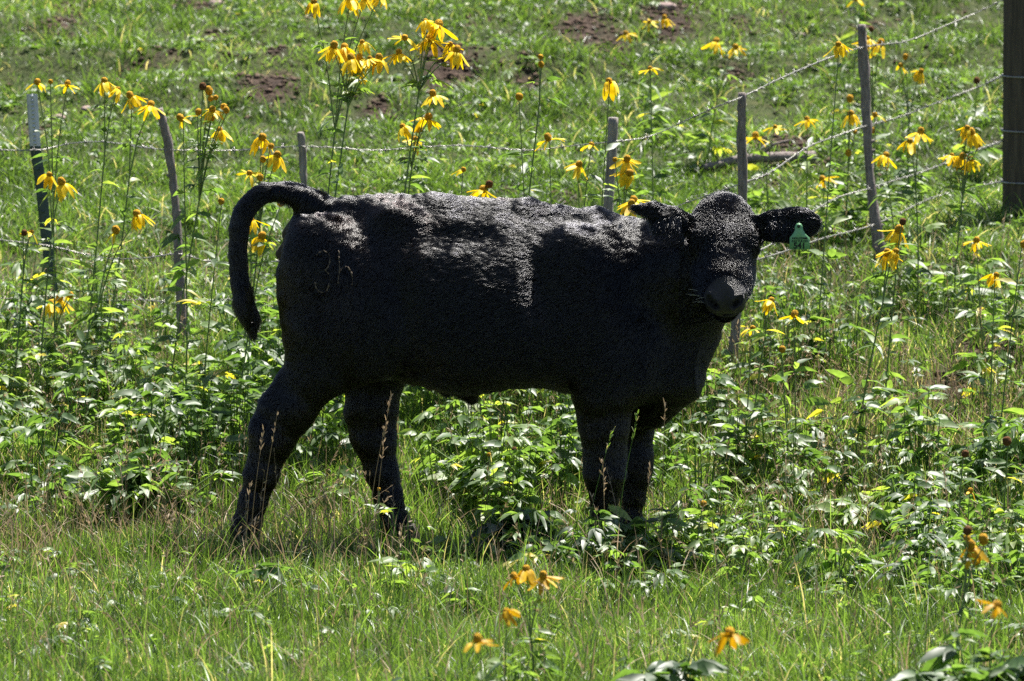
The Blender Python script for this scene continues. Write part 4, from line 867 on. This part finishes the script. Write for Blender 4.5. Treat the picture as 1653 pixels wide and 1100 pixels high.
FL = [
 ("coneflower with one spent and two yellow heads above the steel post", 88, 18.2, [(61, 138, "S"), (82, 136, "C"), (109, 141, "O")], .62),
 ("paired drooping yellow coneflowers standing right of the steel post", 128, 18.2, [(170, 136, "F"), (189, 147, "D")], .8),
 ("two ragged yellow coneflowers just before the crooked stick's top", 150, 18.4, [(214, 160, "F"), (243, 175, "F")], .75),
 ("two bright drooping coneflowers in front of the steel post", 60, 18.0, [(78, 286, "D"), (101, 301, "F")], .8),
 ("small brown faded coneflower pair at the far left edge", 14, 18.0, [(37, 381, "c"), (48, 379, "S")], .8),
 ("leaning coneflower, one head open and one hanging, left of the crooked stick", 82, 17.9, [(188, 379, "S"), (222, 351, "F")], .6),
 ("low orange coneflower cluster at the foot of the steel post", 72, 18.3, [(80, 492, "D"), (93, 488, "F"), (112, 482, "S")], .7),
 ("bushy coneflower with a knot of bare cones by the crooked stick", 262, 17.9, [(328, 146, "c"), (340, 154, "C"), (337, 163, "C"), (350, 162, "C"), (319, 187, "C"), (343, 182, "O"), (363, 178, "C"), (366, 184, "C"), (340, 197, "C"), (355, 214, "F")], .72),
 ("single coneflower tilted sideways right of the crooked stick's top", 296, 17.9, [(296, 196, "S")], .7),
 ("coneflower cluster of mixed heads above the bend of the tail", 395, 17.8, [(422, 228, "F"), (436, 240, "C"), (425, 263, "C"), (446, 256, "F"), (402, 284, "O"), (419, 293, "C")], .75),
 ("lone brown cone on a bare stem left of the tail", 322, 17.6, [(357, 331, "C")], .7),
 ("yellow coneflowers seen through the loop of the tail", 372, 17.6, [(405, 358, "D"), (420, 388, "F"), (452, 334, "C")], .6),
 ("tallest coneflower, its heads cut off by the top of the frame", 470, 17.5, [(507, 8, "F"), (566, 2, "F"), (588, 1, "F"), (612, -4, "F")], .72),
 ("dense bunch of drooping yellow coneflowers above the calf's rump", 452, 17.4, [(538, 80, "D"), (557, 82, "D"), (586, 72, "F"), (568, 100, "D"), (582, 98, "D"), (598, 98, "F"), (612, 100, "D"), (575, 116, "D")], .88),
 ("spreading coneflower topped with a crowd of yellow heads over the calf's back", 560, 17.6, [(688, 38, "D"), (706, 46, "D"), (693, 68, "F"), (727, 76, "D"), (736, 88, "D"), (644, 90, "F"), (653, 66, "O")], .88),
 ("coneflower with drooping heads at stepped heights above the calf's loin", 590, 17.8, [(700, 158, "F"), (690, 196, "O"), (652, 208, "F"), (673, 214, "C"), (668, 230, "O")], .86),
 ("leaning coneflower with one bare cone over the calf's mid back", 712, 17.9, [(747, 278, "S"), (788, 304, "c"), (778, 312, "O")], .4),
 ("tall thin coneflower stem ending in two stacked brown cones", 852, 17.8, [(872, 96, "C"), (874, 110, "C")], .9),
 ("slender stem with a single brown cone beside the stacked cones", 860, 17.8, [(838, 163, "C")], .6),
 ("single full yellow coneflower above the sawn grey stake", 962, 17.8, [(984, 136, "F")], .6),
 ("small coneflower opening against the hillside above the calf's shoulder", 900, 18.6, [(887, 229, "O")], .6),
 ("coneflower pair left of the sawn grey stake", 930, 17.9, [(932, 270, "F"), (954, 238, "S")], .6),
 ("vivid coneflower pair just right of the sawn grey stake", 1002, 17.7, [(1011, 262, "F"), (1014, 284, "F"), (993, 262, "C")], .7),
 ("low yellow coneflower peeping over the calf's near ear", 1012, 17.2, [(1017, 334, "F"), (1024, 328, "O")], .7),
 ("blurred orange coneflower pair high on the slope above the stake", 1055, 22.6, [(1048, 38, "O"), (1073, 33, "F"), (1011, 58, "O")], .6),
 ("pale yellow coneflower with leafy stem between stake and knotty stick", 1058, 19.6, [(1050, 114, "O")], .6),
 ("two yellow coneflowers on the slope above the knotty stick", 1140, 22.0, [(1154, 72, "F"), (1188, 80, "O")], .6),
 ("small orange coneflower pair right of the knotty stick", 1240, 20.6, [(1251, 208, "O"), (1219, 226, "O")], .6),
 ("flat yellow coneflower hovering left of the leafy stem", 1306, 20.4, [(1303, 197, "O")], .6),
 ("tall leafy coneflower left of the leaning stick, its one bloom topmost", 1312, 18.6, [(1354, 76, "F")], .6),
 ("coneflower with three small heads close left of the leaning stick", 1362, 20.6, [(1371, 166, "C"), (1374, 188, "F"), (1380, 216, "C"), (1370, 253, "C")], .6),
 ("yellow coneflower low on a short stem behind the ear tag", 1326, 20.4, [(1331, 293, "O")], .5),
 ("orange coneflowers half hidden by the top of the leaning stick", 1408, 20.9, [(1399, 66, "F"), (1420, 76, "D"), (1406, 52, "c")], .6),
 ("small cones close right of the leaning stick", 1416, 20.6, [(1412, 190, "S"), (1409, 216, "C")], .6),
 ("single blurred orange flower at the top edge above the leaning stick", 1375, 24.0, [(1382, 3, "S")], .6),
 ("three coneflowers on the slope between the leaning stick and timber post", 1470, 21.6, [(1452, 109, "S"), (1460, 97, "C"), (1484, 119, "D")], .6),
 ("wide-open coneflower with a tall brown cone between stick and timber post", 1482, 19.4, [(1468, 232, "F"), (1485, 218, "F")], .75),
 ("drooping yellow coneflower beside the middle of the leaning stick", 1452, 19.6, [(1428, 255, "D")], .6),
 ("ring of coneflower heads left of the timber post", 1540, 19.4, [(1560, 210, "D"), (1570, 220, "D"), (1578, 238, "C"), (1536, 254, "F"), (1552, 258, "F"), (1568, 262, "F")], .7),
 ("blurred dark cone in front of the second wire near the timber post", 1566, 22.0, [(1577, 136, "c")], .6),
 ("coneflower with a withered tip right of the leaning stick's foot", 1424, 17.6, [(1449, 378, "F"), (1456, 364, "c")], .8),
 ("coneflower of two stacked yellow heads right of the leaning stick's foot", 1376, 17.2, [(1444, 410, "F"), (1434, 416, "F")], .8),
 ("isolated flat coneflower on the green bank below the timber post", 1592, 18.6, [(1577, 393, "O")], .6),
 ("drooping coneflower above the dark bare bank", 1596, 17.2, [(1607, 448, "F")], .6),
 ("tall stem with a bare cone at the frame's edge", 1604, 17.0, [(1650, 400, "C")], .6),
 ("upright coneflower with large brown cone beside the calf's muzzle", 1194, 17.0, [(1244, 489, "D")], .6),
 ("small coneflower with sparse petals just below the calf's muzzle", 1200, 17.0, [(1215, 535, "S")], .6),
 ("little coneflower with two petals right of the muzzle", 1290, 17.2, [(1282, 514, "O")], .6),
 ("short stem with a bare round cone below the little two-petalled coneflower", 1272, 16.9, [(1263, 570, "C")], .6),
 ("spent dark cone on a leafless stem near the frame's edge", 1548, 16.2, [(1557, 738, "c")], .6),
 ("round brown cone rising from bright leaves at the frame's edge", 1618, 16.2, [(1630, 720, "c")], .6),
 ("faded coneflower with thin hanging petals low at the right", 1560, 15.4, [(1568, 797, "S")], .6),
 ("green-brown cone among leaves right of the front legs", 1120, 15.9, [(1135, 818, "C")], .6),
 ("blurred dark orange coneflower of four heads in the near grass", 1530, 12.8, [(1572, 888, "D"), (1563, 864, "c"), (1566, 874, "C"), (1592, 880, "C")], .7),
 ("large blurred coneflower with spread petals nearest the corner", 1586, 11.6, [(1609, 982, "O")], .5),
 ("pair of blurred brown coneflowers in the shade before the front legs", 860, 13.3, [(850, 924, "F"), (879, 936, "F"), (832, 936, "S")], .5),
 ("single blurred coneflower with lopsided petals in the near grass", 812, 12.2, [(819, 990, "F")], .5),
 ("lowest blurred coneflower, nearest the bottom of the frame", 800, 11.3, [(771, 1040, "O")], .4),
 ("blurred low coneflower with two side petals at bottom right of centre", 1170, 11.5, [(1180, 1030, "O")], .4),
 ("small round cone between leaves under the calf's belly", 792, 16.6, [(790, 737, "C")], .5),
 ("darker small cone under the calf's belly beside the sheath hair", 826, 16.6, [(830, 731, "c")], .5),
 ("tiny yellow bud before the calf's far hind leg", 606, 15.9, [(611, 793, "C")], .5),
]
SMALL = {"tiny yellow bud": .55, "small round cone": .75, "darker small": .75, "large blurred": 1.0, "green-brown": 1.0}
for t_ in FL:
    hh = [k for k in SMALL if t_[0].startswith(k)]
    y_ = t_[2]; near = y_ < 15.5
    flower_plant(t_[0], t_[1], y_, t_[3], t_[4], lv=(8 if near else 12) if len(t_[3]) < 3 else 15, sz=.11 if y_ > 16 else .08, group=FG, hs=SMALL[hh[0]] if hh else (.85 if near else 1.0), shadowed=near, r=.0022 if near else .0026)

# leafy plants one can tell apart
def leafy_plant(label, a, b, H, W_, n_, lsz, t0, upright=False, cat="leafy plant"):
    g_ = ground_at(a, b); root = empty("leafy_plant", tuple(g_)); tag(root, label, cat, "broad-leaved wild plants")
    LB, SB = MB(), MB()
    for k_ in range(n_):
        az = rng.uniform(0, 6.283); rr = W_ * math.sqrt(rng.random()); hh = H * rng.uniform(.55, 1) * (1 - .35 * (rr / W_) ** 2); tip = g_ + (rr * math.cos(az), rr * math.sin(az) * .8, hh)
        P = smooth_path([g_ + (rr * .3 * math.cos(az), rr * .3 * math.sin(az), 0), (g_ + tip) / 2 + (0, 0, hh * .08), tip], 8); v, f = tube(P, np.linspace(.0028, .0016, 8), 4, False); SB.add(v, f, .5)
        m_ = int(rng.integers(3, 6)); a_ = rng.uniform(0, 6.283, m_); el = rng.uniform(-.3, .5, m_); d_ = np.stack([np.cos(a_) * np.cos(el), np.sin(a_) * np.cos(el), np.sin(el)], -1)
        s_ = rng.uniform(.55, 1.0, m_); i_ = (s_ * 7).astype(int); l_ = lsz * rng.uniform(.7, 1.15, m_)
        v, f, t = lobed(P[np.minimum(i_, 7)] + d_ * .015, d_, l_, l_ * .33, rng.uniform(.1, .6, m_), rng.normal(0, .5, m_), np.clip(rng.normal(t0, .16, m_), 0, .97)); LB.add(v, f, t)
    link("stem", SB.mesh("stem", m_stem, True, g_), root); link("foliage", LB.mesh("foliage", m_fleaf, False, g_), root)
leafy_plant("broad bright leafy bush left of the calf's hind leg", 240, 862, .30, .24, 30, .095, .55)
leafy_plant("smaller leafy plant at the left edge of the broad bright bush", 105, 830, .17, .10, 8, .085, .5)
leafy_plant("leafy plant with long pale leaves at the foot of the front legs", 1010, 930, .12, .16, 14, .075, .6)
leafy_plant("spreading leafy plant right of centre with light green leaf tips", 1440, 880, .18, .24, 20, .10, .55)
leafy_plant("blue-green leafy plant blurred at the bottom right corner", 1580, 1190, .27, .17, 22, .11, .25)
leafy_plant("dark leafy plant cut by the bottom edge, right of centre", 1400, 1230, .18, .14, 10, .09, .2)
leafy_plant("dark blurred leafy plant left of the low two-petalled coneflower", 1085, 1180, .20, .12, 11, .095, .18)
leafy_plant("shaded dark leafy plant under the belly in the near grass", 850, 905, .16, .15, 16, .10, .15)
leafy_plant("leafy plant with yellowish leaves in the middle under the belly", 800, 820, .30, .20, 20, .09, .6)
leafy_plant("leafy plant at the right edge beneath the bare round cone", 1640, 800, .26, .14, 14, .09, .5)
leafy_plant("leafy plant with one golden leaf in the grass right of centre", 1290, 925, .12, .13, 12, .07, .7)
leafy_plant("blurred blue-green leaves at bottom centre", 860, 1230, .16, .08, 6, .07, .12)

# single tall seeding grass stalks in front of the legs
def stalk(label, base, tip, y, kind="dry", heads=16, hl=.10, w=.0028):
    """base, tip: columns and rows; y: depth"""
    X_ = U(base[0], 550, y)[0]; p = np.array([X_, y, float(height(X_, y))]); q = U(tip[0], tip[1], y); B_, H_ = MB(), MB()
    P = smooth_path([p, p * .5 + q * .5 + ((q[0] - p[0]) * -.12, 0, .01), q], 12); v, f = tube(P, np.linspace(w, w * .45, 12) * .5, 4, False); B_.add(v, f, .45)
    d0 = (q - p) / np.linalg.norm(q - p); Ln = np.linalg.norm(q - p); s_ = 1 - rng.uniform(0, hl / Ln, heads); idx = s_ * 11; i0 = np.minimum(idx.astype(int), 10); base_ = P[i0] + (P[i0 + 1] - P[i0]) * (idx - i0)[:, None]
    dd = d0 + rng.normal(0, .28, (heads, 3)); m_ = m_dry if kind == "dry" else m_grass
    v, f, t = leaves(base_, dd, rng.uniform(.014, .028, heads), rng.uniform(.0028, .0048, heads), rng.uniform(0, .4, heads), rng.uniform(0, 3, heads), np.clip(rng.normal(.75, .12, heads), 0, 1)); H_.add(v, f, t)
    nb = 2; v, f, t = blades(np.tile(P[2], (nb, 1)), rng.uniform(.05, .10, nb), np.full(nb, .003), rng.uniform(.5, .9, nb), rng.uniform(0, 6.28, nb), rng.uniform(0, 3, nb), np.full(nb, .6)); B_.add(v, f, t)
    root = empty("grass_stalk", tuple(p)); tag(root, label, "grass stalk", "single seeding grass stalks in front of the calf's legs")
    link("stem", B_.mesh("stem", m_, True, p), root); link("seed_head", H_.mesh("seed_head", m_, False, p), root)
stalk("straw stalk with a slim head crossing the near hind leg, the taller one", (412, 890), (447, 664), 15.7, heads=9)
stalk("shorter straw stalk with a bent head at the near hind leg", (398, 890), (424, 694), 15.7, heads=10, hl=.08)
stalk("thin dry stalk low over the near hind cannon", (392, 895), (402, 782), 15.7, heads=7, hl=.06)
stalk("green-gold seeding stalk leaning over the far hind leg, the taller one", (585, 850), (631, 641), 15.7, "dry", 22, .12)
stalk("second green-gold stalk with a fuller head over the far hind leg", (600, 860), (622, 688), 15.7, "dry", 20, .10)
stalk("brown upright seeding stalk at the far hind hoof", (646, 905), (646, 845), 15.7, "dry", 14, .07)
stalk("pale green spikelet stalk leaning right across the near front leg", (940, 810), (988, 698), 15.8, "green", 14, .07)
stalk("long green spikelet stalk curving up before the chest", (990, 860), (1030, 668), 15.8, "green", 14, .09)
stalk("reddish dry stalk standing before the near front knee", (978, 885), (974, 748), 15.7, "dry", 20, .10)
stalk("short dry stalk at the near front hoof", (962, 895), (963, 822), 15.7, "dry", 12, .06)
stalk("dry stalk with branching tip before the far front leg", (1040, 830), (1050, 752), 15.8, "dry", 12, .06)
stalk("brownish sprig rising under the brisket", (1068, 760), (1074, 655), 15.8, "dry", 12, .05)
stalk("nodding brown feathery stalk left of the hind legs", (172, 868), (122, 806), 15.4, "dry", 26, .09)
stalk("pale stalk leaning between broad bush and hind leg", (300, 905), (262, 820), 15.4, "dry", 18, .07)
